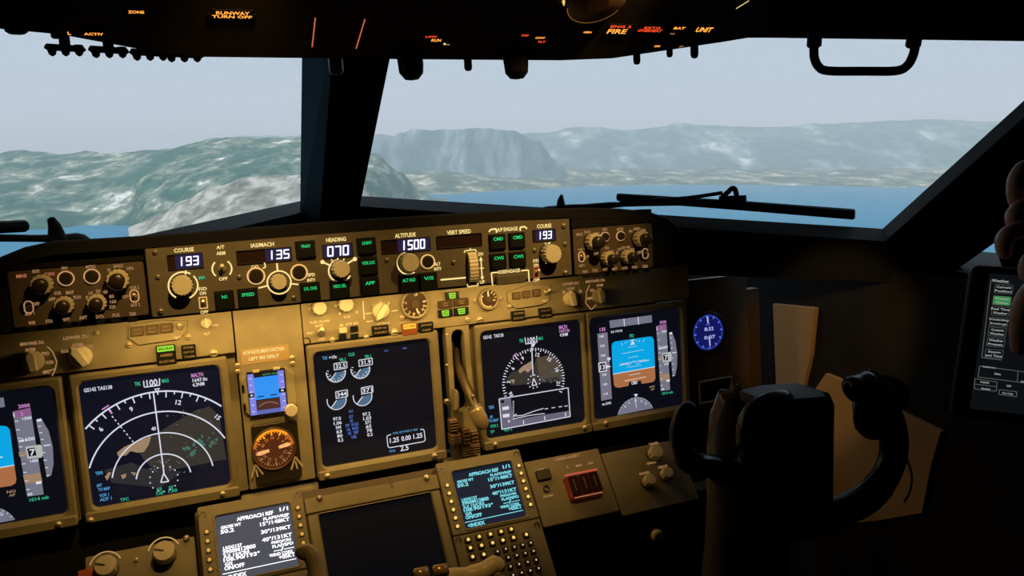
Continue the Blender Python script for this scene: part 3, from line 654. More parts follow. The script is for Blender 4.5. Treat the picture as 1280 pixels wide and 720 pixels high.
    P([(458, 310), (480, 308), (488, 320), (480, 334), (460, 336)], mat('display_tan2', (.01,) * 3, .5, emit=(.35, .28, .2), es=.8), 2)
    P([(534, 145), (556, 142), (580, 205), (592, 290), (590, 380), (578, 440), (560, 452), (552, 350), (545, 250), (537, 180)], E_GREY); T('1', 547, 148, 14, 18, E_W)
    L(556, 283, 584, 279, 6, E_W, 2)
    for i, y in enumerate((180, 215, 250, 320, 360, 400, 440)): L(541 + i * 3, y, 553 + i * 3, y - 2, 4, E_W, 2)
    T('1014 mb', 524, 560, 19, 76, E_G); T('NO', 418, 517, 15, 36, E_TAN); T('AP', 420, 536, 14, 26, E_TAN)
    # heading rose
    u, v = shifted(X(305), Y(738)); q = MIP.vs(X(305), Y(738)); R0 = 150 / K * q; rect = -SH + .001
    pts = [(u + R0 * math.cos(R_(a)), v + R0 * math.sin(R_(a))) for a in range(20, 161, 4)]
    pts = [p for p in pts if p[1] > rect]
    b.face([(pts[0][0], max(rect, pts[0][1]))] + pts + [(pts[-1][0], rect)], ZS, E_GREY)
    for a in range(30, 156, 10): b.line((u + R0 * math.cos(R_(a)), v + R0 * math.sin(R_(a))), (u + R0 * .93 * math.cos(R_(a)), v + R0 * .93 * math.sin(R_(a))), 3 / K * q, ZS + .0003, E_W)
    for a, tx in ((48, '12'), (66, '11'), (88, '10'), (112, '9'), (130, '8')): b.text(tx, u + R0 * .84 * math.cos(R_(a)), v + R0 * .84 * math.sin(R_(a)), 15 / K * q, ZS + .0003, E_W, rot=R_(a - 90))
    L(301, 598, 308, 665, 4, E_W, 2); P([(290, 570), (318, 567), (306, 590)], E_W, 2)
    b.fr = MIP; b.build('screen', t, org=(uc, 0, 0))
    return t
t = pfd('cpf', 'flight attitude screen at the far left, cut off by the edge of the photo'); screw(t, MIP, 74.5, 652, 3.6, .0095)
t = pfd('fpf', 'flight attitude screen at the right end of the panel, next to the round blue clock')

# ---- centre engine display
uc = DUC['ctr']; t = disp('engine_display', uc, 'large engine screen in the panel centre with four round blue-grey gauges at its left', 'screen')
bezel(t, uc, l=.0085, rr_=.014, top=.0125)
b = sc(uc, SCREEN); d = DU(b)
K = 4.5; X = lambda a: 380 + a / K; Y = lambda a: 420 + a / K
for i, (x, y, tck) in enumerate(((180, 207, 1), (318, 187, 1), (184, 362, 0), (330, 340, 0))):
    u, v = MIP.px(X(x), Y(y)); q = MIP.vs(X(x), Y(y)); r = 53 / K * q; a0 = 228
    pts = [(u, v)] + [(u + r * .93 * math.cos(R_(a)), v + r * .93 * math.sin(R_(a))) for a in range(a0 - 360, 8, 8)] + [(u + r * .93, v + r * .1)]
    b.face(pts, ZS, E_GBL)
    b.arc(u, v, r, 5 / K * q, ZS + .0003, E_W, 165 if not tck else 170, 375 if not tck else 370, None, 40)
    b.line((u, v), (u + r * math.cos(R_(a0)), v + r * math.sin(R_(a0))), 5 / K * q, ZS + .0006, E_W)
    if tck:
        for a in range(160, 361, 20):
            b.line((u + r * .98 * math.cos(R_(a)), v + r * .98 * math.sin(R_(a))), (u + r * .78 * math.cos(R_(a)), v + r * .78 * math.sin(R_(a))), 3.4 / K * q, ZS + .0006, E_W)
        for j, a in enumerate((200, 245, 290, 325)): b.text(str(j * 2 + 2), u + r * .66 * math.cos(R_(a)), v + r * .66 * math.sin(R_(a)), 9 / K * q, ZS + .0007, E_W)
    bx = (168, 150, 240, 188) if i == 0 else (308, 130, 383, 168) if i == 1 else (178, 308, 244, 348) if i == 2 else (322, 286, 386, 324)
    for (p, r_) in (((bx[0], bx[1] + 6), (bx[2], bx[1] - 6)), ((bx[0], bx[3] + 4), (bx[2], bx[3] - 8)), ((bx[0], bx[1] + 6), (bx[0] + 3, bx[3] + 4)), ((bx[2], bx[1] - 6), (bx[2] + 2, bx[3] - 8))): d.L(X(p[0]), Y(p[1]), X(r_[0]), Y(r_[1]), 1.0, E_W, 3)
    d.T(('32.5', '31.9', '344', '371')[i], X((bx[0] + bx[2]) / 2 + 2), Y((bx[1] + bx[3]) / 2 - 1), 5.6, E_W, 12.5, k=3)
for tx, x, y, w, m_ in (('TAI', 117, 124, 6, E_CY), ('+10c', 163, 119, 10, E_W), ('CLB', 267, 104, 8, E_G), ('98.1', 216, 133, 8, E_G), ('98.1', 360, 115, 8, E_G)): d.T(tx, X(x), Y(y), 4.2, m_, w)
for i in range(6):
    d.T(('97.0', '1.06', '344', '63', '80', '0.2')[i], X(186 + i * 4), Y(466 + i * 24), 4.4, E_W, 10 if i < 2 else 7); d.T(('97.2', '1.03', '371', '65', '78', '0.2')[i], X(352 + i * 4), Y(440 + i * 23), 4.4, E_W, 10 if i < 2 else 7)
CYD = mat('display_blue_dim', (.01,) * 3, .5, emit=(.08, .16, .55), es=.9)
for tx, x, y, w in (('N1', 264, 424, 4.5), ('EGT', 266, 455, 5), ('N2', 268, 478, 4), ('FF', 246, 505, 5), ('KGS', 288, 497, 9), ('OIL', 252, 527, 5), ('PRESS', 290, 520, 8), ('OIL', 258, 548, 5), ('TEMP', 292, 543, 7), ('VIB', 280, 569, 7)): d.T(tx, X(x), Y(y), 4, CYD, w)
d.T('IN HG', 483, 438.5, 2.2, CYD, 5); d.T('PSI', 506, 435.5, 2.2, CYD, 5)
K2 = 14.4; X = lambda a: 480 + a / K2; Y = lambda a: 530 + a / K2
for q in ((130, 190, 60, 215), (60, 215, 55, 240), (55, 240, 75, 410), (75, 410, 105, 430), (105, 430, 720, 318), (720, 318, 745, 290), (745, 290, 725, 120), (725, 120, 700, 95), (700, 95, 655, 102)): d.L(X(q[0]), Y(q[1]), X(q[2]), Y(q[3]), 1.05, E_W)
d.T('1.25', X(190), Y(290), 6.4, E_W, 11.5); d.T('0.00', X(400), Y(255), 6.4, E_W, 12); d.T('1.25', X(612), Y(215), 6.4, E_W, 11.5); d.T('2.5', X(370), Y(430), 7.6, E_W, 10.5)
d.T('FUEL QTY-KGS X 1000', X(385), Y(138), 3.0, E_CY, 31); d.T('TOTAL', X(152), Y(488), 3, E_CY, 8)
b.build('screen', t, org=(uc, 0, 0))
for x, y in ((408, 592.5), (541, 567.5)): screw(t, MIP, x, y, 3.8, .0095)

# ---- first officer's navigation display
uc = DUC['fnd']; t = disp('navigation_display', uc, 'navigation screen right of the landing gear lever with a compass ring over a height graph', 'screen')
bezel(t, uc, l=.0085, rr_=.009, top=.012)
b = sc(uc, SCREEN); d = DU(b)
cx, cy = 667.5, 477
d.P([(632, 475), (640, 465), (652, 462), (668, 458), (670, 448), (685, 444), (698, 456), (705, 472), (700, 477), (640, 482)], E_DTER, 0); d.P([(671, 448), (690, 443), (699, 456), (703, 470), (676, 474), (672, 460)], mat('display_terrain_brown', (.01,) * 3, .5, emit=(.09, .07, .05), es=.8), 1)
d.P([(648, 463), (652, 459), (660, 454), (665, 451), (666, 460), (660, 466), (656, 463), (650, 467)], E_TAN, 1); d.P([(638, 475), (644, 474), (642, 480)], E_TAN, 1)
blotches(d, [(672, 460), (700, 455), (705, 475), (675, 475)], 18, MATS['display_speckle2'], 1.8, 2, 4)
blotches(d, [(645, 477), (655, 472), (700, 476), (690, 480)], 12, MATS['display_speckle'], .8, 2, 6)
R0 = 42.5
for i in range(48):
    a = 93 + (i - 24) * 5.0
    if -32 < a - 0 < 212: d.radial(cx, cy, R0 - (4.4 if i % 2 == 0 else 2.8), R0, a, 1.1, E_W, 2)
for tx, a in (('6', 143), ('9', 113), ('12', 78), ('15', 48), ('18', 18), ('3', 173), ('21', -12), ('36', 200)): d.RT(tx, cx, cy, 34, a, 5, E_W, 2)
d.L(666.3, 470, 664.7, 432, 1.3, E_W, 2)
for i in range(10): d.radial(cx, cy, 7.5, 9, i * 36 + 9, 1.5, E_W, 2)
for a in ((665, 482, 671, 481), (665, 482, 667, 473), (671, 481, 667, 473)): d.L(*a, 1.2, E_W, 3)
d.P([(663.5, 430), (669.5, 429.3), (666.8, 434)], E_W, 2)
d.L(656.5, 422, 657.5, 430, 1.2, E_W); d.L(657.5, 430, 671.5, 428, 1.2, E_W); d.L(671.5, 428, 671, 420, 1.2, E_W); d.T('100', 664.5, 425, 7, E_W, 9.5); d.T('TRK', 652, 426, 4.4, E_G, 5.5); d.T('MAG', 676, 423, 4.4, E_G, 5.5)
d.T('GS142', 609.5, 421.5, 4.4, E_W, 10.5); d.T('TAS138', 623.5, 419.5, 4.4, E_W, 12); d.T('MALTN', 704, 408.8, 4.6, E_MG, 10); d.T('1647.0z', 706, 413.3, 4.2, E_MG, 13); d.T('4.3NM', 705, 418.3, 4.2, E_W, 10)
for i in range(4): d.L(647 + i * 4, 448 + i * 4.4, 648.6 + i * 4, 450.2 + i * 4.4, 1.3, E_MG, 2)
d.L(643, 443, 646.5, 448.5, 1.6, E_MG, 2); d.L(641, 446, 646, 441.5, 1.4, E_MG, 2)
def kx(a): return 580 + a / 3.43
def ky(a): return 350 + a / 3.43
box = [(150, 510), (446, 462), (455, 585), (162, 640)]
d.P([(kx(a), ky(c)) for a, c in ((150, 510), (200, 502), (210, 600), (453, 560), (455, 585), (162, 640))], mat('display_grey_violet', (.01,) * 3, .5, emit=(.16, .15, .22), es=.85), 3)
for i in range(4): a, c = box[i], box[(i + 1) % 4]; d.L(kx(a[0]), ky(a[1]), kx(c[0]), ky(c[1]), 1.1, E_W, 4)
for x, y in ((178, 550), (180, 582)): d.P([(kx(x - 14), ky(y - 6)), (kx(x + 14), ky(y - 10)), (kx(x + 14), ky(y + 4)), (kx(x - 14), ky(y + 8))], E_W, 5)
d.T('0', kx(192), ky(605), 3.4, E_W, 3, k=5); d.P([(kx(157), ky(516)), (kx(171), ky(514)), (kx(172), ky(526)), (kx(158), ky(528))], SCREEN, 5)
for q in ((212, 583, 250, 580), (250, 580, 300, 562), (300, 562, 340, 550), (212, 595, 280, 580), (280, 580, 345, 572), (345, 553, 360, 550), (375, 548, 390, 546), (405, 544, 420, 542), (430, 541, 445, 539), (212, 582, 225, 574)): d.L(kx(q[0]), ky(q[1]), kx(q[2]), ky(q[3]), .9, E_W, 5)
for i in range(13): d.L(kx(208), ky(520 + i * 6.5), kx(214), ky(519 + i * 6.5), .7, E_W, 5)
for x, y in ((254, 610), (345, 592), (434, 576)): d.L(kx(x), ky(y - 8), kx(x + 1), ky(y + 8), 1.2, E_W, 5)
for x, y, w, m_, tx in ((118, 546, 7, E_CY, 'TERR'), (118, 587, 4, E_CY, 'AR'), (128, 603, 12, E_CY, 'TO MAP'), (130, 626, 10, E_G, 'VOR 2'), (122, 652, 5, E_G, 'TF'), (190, 641, 10, E_G, 'ADF 2')): d.T(tx, kx(x), ky(y), 4, m_, w)
b.build('screen', t, org=(uc, 0, 0))
for x, y in ((616.5, 553.5), (727.5, 532.5), (754, 527)): screw(t, MIP, x, y, 3.4, .0095)

# ---- standby flight display and radio bearing indicator in the column
t = thing('standby_flight_display', MIP, 335, 490, 'small square standby screen glowing blue with a cream knob at its lower corner', 'screen')
bx = mbox((303, 464), (303, 524), (367, 456), (367, 516)); u0, v0, u1, v1 = bx[0] + .003, bx[1] + .003, bx[2] - .001, bx[3] - .002
b = MB(MIP); c = .010
pts = [(u0 + c, v0), (u1 - c, v0), (u1, v0 + c), (u1, v1 - c), (u1 - c, v1), (u0 + c, v1), (u0, v1 - c), (u0, v0 + c)]
b.prism(pts, 0, .006, PANEL, .0015); b.build('bezel', t, org=((u0 + u1) / 2, (v0 + v1) / 2, 0))
a = MIP.px(309, 471, .0075); c2 = MIP.px(359, 513, .0075); b = MB(MIP); b.slab(a[0] - .001, c2[1] - .002, c2[0] + .002, a[1] + .006, .004, .0072, BLACK, .001, .0004)
W_ = c2[0] - a[0]; H_ = (a[1] + .003) - (c2[1])
def q(x, y): return (a[0] + x * W_, c2[1] + y * H_)
def R2(x0, y0, x1, y1, m_, n): p, r_ = q(x0, y0), q(x1, y1); b.face([p, (r_[0], p[1]), r_, (p[0], r_[1])], n, m_)
R2(0, 0, .17, 1, E_ISL, .0076); R2(.83, 0, 1.0, 1, E_ISL, .0076); R2(.17, .36, .83, .9, E_ISB, .0076); R2(.17, .02, .83, .34, mat('standby_ground', (.01,) * 3, .5, emit=(.06, .02, .02), es=1), .0076)
R2(.17, 0, .83, .10, mat('standby_lav_dim', (.01,) * 3, .5, emit=(.12, .15, .5), es=.9), .0078)
p = q(.5, .10); b.arc(p[0], p[1] - .010, .020, .0012, .008, mat('standby_arc', (.01,) * 3, .5, emit=(.35, .18, .12), es=.9), 50, 130, None, 14)
for x0 in (.22, .58): R2(x0, .42, x0 + .18, .445, SCREEN, .008)
R2(.0, .44, .14, .54, SCREEN, .008); R2(.82, .46, 1.0, .56, SCREEN, .008); R2(.04, .47, .10, .51, E_W, .0082); R2(.88, .49, .95, .53, E_W, .0082)
b.text('AUTO 1014', *q(.62, .95), .0022, .0082, E_G, w=.020)
for i in range(6):
    for x in (.04, .90): R2(x, .08 + i * .16, x + .07, .10 + i * .16, E_W, .0079)
b.build('screen', t, org=((a[0] + c2[0]) / 2, (a[1] + c2[1]) / 2, .006))
knob(t, MIP, 364, 513, 7.8, .012, CREAM, n=.006, name='setting_knob', fl=20)
for x, y in ((319.5, 463), (345, 459.5)):
    u, v = MIP.px(x, y); b = MB(MIP); b.slab(u - .0045, v - .0018, u + .0045, v + .0018, .005, .0085, CREAM, .0006, .0004); b.build('button', t, org=(u, v, .006))
for x, y, w in ((301.5, 485, 2), (303.5, 508, 2)):
    u, v = MIP.px(x + 2, y); b = MB(MIP); b.slab(u - .0018, v - .0055, u + .0018, v + .0055, .005, .008, BUTTON, .0012, .0004); b.build('button', t, org=(u, v, .006))
for x, y in ((297, 456.5), (297, 464), (365, 447), (365.5, 454)): screw(mip, MIP, x, y, 3.2)
t = thing('radio_bearing_indicator', MIP, 343, 562, 'round compass dial glowing amber at the top, under the small blue screen', 'dial')
a = MIP.px(315, 537); c2 = MIP.px(376, 590); b = MB(MIP); b.slab(a[0] - .0015, c2[1] - .006, c2[0] + .001, a[1] + .006, 0, .006, DKNOB, .003, .001); b.build('case', t, org=((a[0] + c2[0]) / 2, (a[1] + c2[1]) / 2, 0))
u, v = MIP.px(342.5, 561, .007); s = MIP.vs(342, 561); R0 = 27 * s; b = MB(MIP)
b.lathe(u, v, [(R0, .006), (R0, .0085), (R0 * .93, .0085), (R0 * .93, .0062)], BROWNK, 48, cap=False)
b.face(circ(u, v, R0 * .93, 48), .0063, mat('dial_brown', (.05, .02, .01), .5, emit=(.05, .012, .004), es=1))
AMD = mat('dial_dim_marks', (.3, .2, .12), .5, emit=(.16, .08, .04), es=1)
b.arc(u, v, R0 * .86, R0 * .12, .0066, mat('dial_amber_arc', (.3, .1, .01), .5, emit=(1.0, .36, .02), es=.95), 42, 145, None, 30); b.arc(u, v, R0 * .86, R0 * .12, .0066, mat('dial_amber_low', (.3, .1, .01), .5, emit=(.5, .14, .02), es=.8), 5, 42, None, 10); b.arc(u, v, R0 * .86, R0 * .12, .0066, MATS['dial_amber_low'], 145, 172, None, 10)
for i in range(36):
    aa = i * 10 + 4; ln = .18 if i % 3 == 0 else .09; mt_ = MATS['dial_amber_arc'] if 42 < aa < 145 else (MATS['dial_amber_low'] if aa < 172 else AMD)
    b.line((u + R0 * .82 * math.cos(R_(aa)), v + R0 * .82 * math.sin(R_(aa))), (u + R0 * (.82 - ln) * math.cos(R_(aa)), v + R0 * (.82 - ln) * math.sin(R_(aa))), R0 * (.08 if i % 3 == 0 else .04), .0068, mt_)
for tx, aa in (('N', 94), ('3', 64), ('6', 34), ('33', 124), ('30', 154), ('E', 4), ('12', -26), ('15', -56), ('S', -86), ('21', -116), ('24', -146), ('W', 184)): b.text(tx, u + R0 * .52 * math.cos(R_(aa)), v + R0 * .52 * math.sin(R_(aa)), R0 * .14, .007, MATS['dial_amber_low'] if 0 < aa < 160 else AMD, rot=R_(aa - 90))
b.build('dial', t, org=(u, v, .006))
b = MB(MIP); NDL = mat('needle_pale', (.6, .4, .25), .5, emit=(.8, .42, .18), es=.75)
for sgn, r0, r1 in ((1, .22, .80), (-1, .22, .84)):
    a_ = R_(10); c_, s_ = math.cos(a_) * sgn, math.sin(a_) * sgn; w = R0 * .10
    def N(p, q_): return (u + p * c_ - q_ * s_ * 1, v + p * s_ + q_ * c_)
    b.face([N(R0 * r0, -w * .7), N(R0 * r1 * .8, -w), N(R0 * r1, 0), N(R0 * r1 * .8, w), N(R0 * r0, w * .7)], .0078, NDL)
b.build('needle', t, org=(u, v, .0075))
for x, y, m_ in ((321, 588, -1), (370.5, 578, 1)):
    uu, vv = MIP.px(x, y, .006); b = MB(MIP); q_ = MIP.vs(x, y)
    b.line((uu - 7 * q_, vv - 8 * q_), (uu - 1 * q_, vv + 8 * q_), 2.2 * q_, .0072, CREAMD); b.line((uu - 1 * q_, vv + 8 * q_), (uu + 7 * q_, vv - 6 * q_), 2.2 * q_, .0072, CREAMD); b.line((uu - 1 * q_, vv + 2 * q_), (uu + .5 * q_, vv - 8 * q_), 2 * q_, .0072, CREAMD)
    b.build('bearing_pointer_mark', t, org=(uu, vv, .006))
# ---- upper row of the panel: captain side
def annun(par, x0, y0, x1, y1, rows, name='annunciator', h=.006, body=None):
    """rows: list of (text, text material, background material or None)"""
    cx, cy = (x0 + x1) / 2, (y0 + y1) / 2; u, v = MIP.px(cx, cy, h); W = (x1 - x0) / 2 * MIP.us(cx, cy); H = (y1 - y0) / 2 * MIP.vs(cx, cy) * .92
    b = MB(MIP); b.slab(u - W, v - H, u + W, v + H, 0, h, body or BUTTON, .0012, .0006); n = len(rows); hh = 2 * H / n
    for i, (tx, tm, bg) in enumerate(rows):
        vc = v + H - hh * (i + .5)
        if bg: b.face(rr(u - W * .86, vc - hh * .42, u + W * .86, vc + hh * .42, .0008, 2), h + .0003, bg)
        if tx: b.text(tx, u, vc, min(hh * .42, .0042), h + .0006, tm, w=min(W * 1.5, .0032 * len(tx)))
    return b.build(name, par, org=(u, v, 0))
DTXT = mat('unlit_legend', (.34, .26, .16), .6)
selector(mip, MIP, 40, 453, 12.5, .018, CREAM, 95); selector(mip, MIP, 100, 447, 13, .018, CREAM, 120)
b = MB(MIP)
for t, x, y, w, m_ in (('MAIN PANEL DUs', 40, 429, 30, T_D), ('LOWER DU', 95, 421.5, 32, T_D), ('NORM', 38, 437, 12, T_D), ('NORM', 97, 431, 13, T_D), ('ENG PRI', 81, 439, 9, T_D), ('ND', 114, 433, 6, T_D), ('PFD', 57, 442, 9, T_D), ('OUTBD', 62, 453, 10, T_D), ('MFD', 58, 465, 9, T_D)): b.T(t, x, y, 4.2, m_, n=.0004, w=w)
for a in ((59, 433, 66, 440), (66, 440, 71, 452), (71, 452, 69, 462), (69, 462, 65, 470), (55, 465, 69, 461)): b.L(*a, 1.2, T_D, n=.0004)
b.build('legend', mip, org=(-.08, .13, 0))
def switch_plate(pts, sq, sw, lab, name):
    b = MB(MIP); P_ = [MIP.px(*p, .004) for p in pts]; cu_ = sum(p[0] for p in P_) / len(P_); cv_ = sum(p[1] for p in P_) / len(P_)
    b.prism(P_, 0, .004, PANEL, .0012)
    b.T(lab[0], lab[1], lab[2], 3.2, T_WT, n=.0044, w=lab[3])
    o = b.build(name, mip, org=(cu_, cv_, 0))
    for x, y, r in sq:
        u, v = MIP.px(x, y, .006); s = MIP.vs(x, y); c = MB(MIP); c.slab(u - r * s, v - r * .82 * s, u + r * s, v + r * .82 * s, .003, .0075, mat('window_brown', (.12, .08, .04), .4), .0012, .0005)
        c.text('A/P' if sq.index((x, y, r)) == 0 else 'A/T' if sq.index((x, y, r)) == 1 else 'FMC', u, v + .25 * r * s, .0022, .0078, DTXT, w=r * s * 1.2); c.text('P/RST', u, v - .35 * r * s, .0018, .0078, DTXT, w=r * s * 1.3)
        c.build('warning_light', o, org=(u, v, 0))
    toggle(o, MIP, sw[0], sw[1], 4, .004, mt=CREAM)
switch_plate([(160, 407), (160, 423), (173, 431.5), (222, 424.5), (233, 415), (235, 401), (200, 400)], [(171.5, 414, 7.3), (190, 412, 7.3), (208, 410, 7.3)], (225, 408), ('TEST', 222, 421.5, 9), 'warning_light_plate')
annun(mip, 195.5, 430.5, 220, 457, [('SPEED BRAKE', SCREEN, E_LG), ('ARMED', DTXT, None), ('DO NOT ARM', DTXT, None)]); annun(mip, 227, 430.5, 245, 449.5, [('STAB', DTXT, None), ('OUT OF', DTXT, None), ('TRIM', DTXT, None)])
selector(mip, MIP, 258, 404, 6.5, .014, CREAM, 90, name='toggle_knob')
b = MB(MIP); b.T('NORM', 269, 406.5, 3.2, T_WT, n=.0006, w=7); b.T('ALT', 258.5, 417, 3.2, T_WT, n=.0006, w=8); b.build('legend', mip, org=(.09, .14, 0))
for x, y, r in ((120.5, 416, 3.2), (161.5, 431, 4), (235.5, 421.5, 3.8), (267, 441.5, 5)): screw(mip, MIP, x, y, r)
# centre
knob(mip, MIP, 399.5, 385, 9, .014, CREAM, name='rotary_knob', fl=10); knob(mip, MIP, 432.5, 380.5, 9.5, .014, CREAM, name='rotary_knob', fl=10)
selector(mip, MIP, 477.5, 389, 10.5, .018, CREAM, 235)
toggle(mip, MIP, 401, 415, 5.5, 0, CREAM)
for x, y, c_ in ((428.5, 413, 1), (428.5, 422, 0), (443, 411, 0), (443.5, 420.5, 0)):
    u, v = MIP.px(x, y, .004); s = MIP.vs(x, y); b = MB(MIP); b.slab(u - 4.8 * s, v - 3.2 * s, u + 4.8 * s, v + 3.2 * s, 0, .004 + .003 * c_, CREAM if c_ else BUTTON, .0005, .0005); b.build('push_button', mip, org=(u, v, 0))
annun(mip, 465.5, 406.5, 486, 419, [('BELOW G/S', DTXT, None), ('P-INHIBIT', DTXT, None)]); annun(mip, 503, 403.5, 521.5, 419.5, [('AUTO BRAKE', BROWNK, E_AM), ('', DTXT, None)], body=mat('annunciator_amber_body', (.2, .06, .02), .4, emit=(.12, .02, .002), es=1)); annun(mip, 524, 402.5, 542, 416, [('ANTISKID', DTXT, None), ('INOP', DTXT, None)])
for x, y, r in ((415.5, 425, 3.6), (458, 421.5, 3.2), (492.5, 415.5, 5), (502.5, 397, 3.4), (584, 399.5, 3.2), (599.5, 399.5, 4), (593.5, 375.5, 3), (626.5, 373, 2.8), (637, 383, 3)): screw(mip, MIP, x, y, r)
u, v = MIP.px(383, 427); b = MB(MIP); b.ring(u, v, .0045, .0062, 0, DKNOB, 200, 480); b.build('panel_fastener', mip, org=(u, v, 0))
def gauge(x, y, r, label, name, marks):
    u, v = MIP.px(x, y, .006); s = MIP.vs(x, y); R0 = r * s; t = empty(name, MIP.M @ Matrix.Translation((u, v, 0))); tag(t, label, 'gauge')
    b = MB(MIP); b.lathe(u, v, [(R0 * 1.03, 0), (R0 * 1.03, .006), (R0 * .98, .0078), (R0 * .87, .0078), (R0 * .85, .005)], PANEL, 48, cap=False); b.build('rim', t, org=(u, v, 0))
    b = MB(MIP); b.face(circ(u, v, R0 * .87, 40), .0052, mat('gauge_brown', (.055, .03, .018), .4)); marks(b, u, v, R0); b.build('dial', t, org=(u, v, .005)); return t, u, v, R0
def fl(b, u, v, R):
    for tx, a in (('UP', 80), ('1', 200), ('2', 165), ('5', 230), ('10', 258), ('15', 290), ('25', 322), ('30', 345), ('40', 12)):
        b.text(tx, u + R * .66 * math.cos(R_(a)), v + R * .66 * math.sin(R_(a)), R * .16, .0056, T_WT)
        b.line((u + R * .84 * math.cos(R_(a)), v + R * .84 * math.sin(R_(a))), (u + R * .77 * math.cos(R_(a)), v + R * .77 * math.sin(R_(a))), R * .07, .0056, T_WT)
t, u, v, R0 = gauge(519, 380.5, 18, 'larger round brown wing-flap gauge in the panel centre, tucked under the glareshield', 'flap_gauge', fl)
b = MB(MIP); a_ = R_(285); b.line((u, v), (u + R0 * .62 * math.cos(a_), v + R0 * .62 * math.sin(a_)), R0 * .11, .0062, T_WT); b.lathe(u, v, [(R0 * .3, .0054), (R0 * .3, .0068)], BROWNK, 20); b.build('needle', t, org=(u, v, .006))
def br(b, u, v, R):
    b.arc(u, v, R * .74, R * .10, .0056, T_WT, 150, 285, None, 24)
    for a in (10, 35, 60, 90, 150, 285): b.line((u + R * .82 * math.cos(R_(a)), v + R * .82 * math.sin(R_(a))), (u + R * .6 * math.cos(R_(a)), v + R * .6 * math.sin(R_(a))), R * .08, .0056, T_WT)
    b.text('PSI', u + R * .55, v - R * .15, R * .16, .0056, T_WT)
t, u, v, R0 = gauge(611, 374, 13, 'smaller round brown brake-pressure gauge right of the green gear lights', 'brake_pressure_gauge', br)
b = MB(MIP); b.line((u, v), (u - R0 * .05, v + R0 * .75), R0 * .16, .0062, T_WT); b.lathe(u, v, [(R0 * .28, .0054), (R0 * .28, .0068)], BROWNK, 20); b.build('needle', t, org=(u, v, .006))
# landing gear lights and lever
for (x, y, w, lit, tx) in ((565.5, 369.5, 8.5, 1, 'NOSE'), (557, 380.5, 9, 0, 'LEFT'), (577, 377.5, 9, 0, 'RIGHT'), (557, 391.5, 9, 1, 'LEFT'), (577, 389, 9, 1, 'RIGHT')):
    u, v = MIP.px(x, y, .004); s = MIP.vs(x, y); us = MIP.us(x, y); b = MB(MIP); b.slab(u - w * us, v - 4.6 * s, u + w * us, v + 4.6 * s, 0, .004, BUTTON if lit else mat('gear_lamp_unlit', (.07, .04, .02), .4), .0006, .0005)
    p = [(u - w * .55 * us, v + 3.6 * s), (u + w * .5 * us, v + 3.6 * s), (u + w * .42 * us, v - 3.6 * s), (u - w * .42 * us, v - 3.6 * s)]
    if lit: b.face(p, .0044, E_LG)
    b.text(tx, u, v + 1.4 * s, 2 * s, .0047, SCREEN if lit else DTXT, w=w * us * .8); b.text('GEAR', u, v - 1.4 * s, 2 * s, .0047, SCREEN if lit else DTXT, w=w * us * .7); b.build('gear_light', mip, org=(u, v, 0))
b = MB(MIP); g0 = MIP.px(546, 405); g1 = MIP.px(590, 565)
# lever plate with a slot
uc_, vt = MIP.px(571, 405)[0], MIP.px(571, 407)[1]; vb_ = -.035; o_ = (.4175, -.115, .4555, .0995); ii = (uc_ - .0105, -.035, uc_ + .0105, vt - .006)
b.frame(o_, ii, -.02, .001, PANEL, .001, .0104, .0006)
b.B(556.5, 417, 560, 418, T_WT, .0016); b.B(556.5, 455, 560, 456, T_WT, .0016)
b.build('gear_lever_plate', mip, org=(.436, 0, 0))
b = MB(MIP); b.slab(ii[0] - .004, ii[1] - .004, ii[2] + .004, ii[3] + .004, -.05, -.045, BLACK, .001, .0005); b.slab(ii[0] - .004, ii[1], ii[0] - .001, ii[3], -.05, -.019, DKNOB, .0005, .0003); b.slab(ii[2] + .001, ii[1], ii[2] + .004, ii[3], -.05, -.019, DKNOB, .0005, .0003); b.slab(uc_ - .003, .02, uc_ + .003, .07, -.045, -.03, SMETAL, .001, .0005); b.build('lever_slot_lining', mip, org=(uc_, 0, -.03))
t = empty('landing_gear_lever', MIP.M @ Matrix.Translation((uc_, .02, -.02))); tag(t, 'landing gear lever slanting down out of its slot, with a glossy rounded wheel-shaped end', 'lever')
def mp(x, y, n): u, v = MIP.px(x, y, n); return (u, v, n)
b = MB(MIP); tube(b, [mp(570, 436, -.03), mp(572, 455, -.012), mp(577, 470, .01), mp(587, 493, .036), mp(596, 513, .058)], [.005, .0055, .0065, .0075, .0078], mat('lever_arm_brown', (.085, .062, .036), .35, metal=.3), 14); b.build('lever_arm', t, org=(uc_, .02, 0))
b = MB(MIP); c = Vector(mp(600, 524, .064)); ax = (Vector(mp(606, 538, .07)) - Vector(mp(594, 512, .058))).normalized()
tube(b, smooth_path([c - ax * .018, c - ax * .015, c - ax * .006, c + ax * .006, c + ax * .013, c + ax * .017], 3), [(.004, .004), (.0085, .009), (.0105, .0115), (.0115, .0125), (.0118, .0128), (.0118, .0128), (.0118, .0128), (.0118, .0128), (.0115, .0125), (.011, .012), (.010, .011), (.009, .010), (.0075, .0085), (.006, .007), (.004, .005), (.001, .001)][:16], mat('lever_wheel', (.62, .48, .24), .22, metal=.35, coat=.6), 20); b.build('wheel_knob', t, org=tuple(c))
b = MB(MIP); tube(b, [c - ax * .022, c - ax * .014], [.0105, .0112], SMETAL, 20); b.build('collar', t, org=tuple(c - ax * .018))
for x, y in ((591, 495),): 
    p = mp(x, y, .052); b = MB(MIP); b.lathe(p[0], p[1], [(.0025, p[2] - .004), (.0025, p[2] + .003), (.001, p[2] + .004)], SMETAL, 10); b.build('bolt', t, org=p)
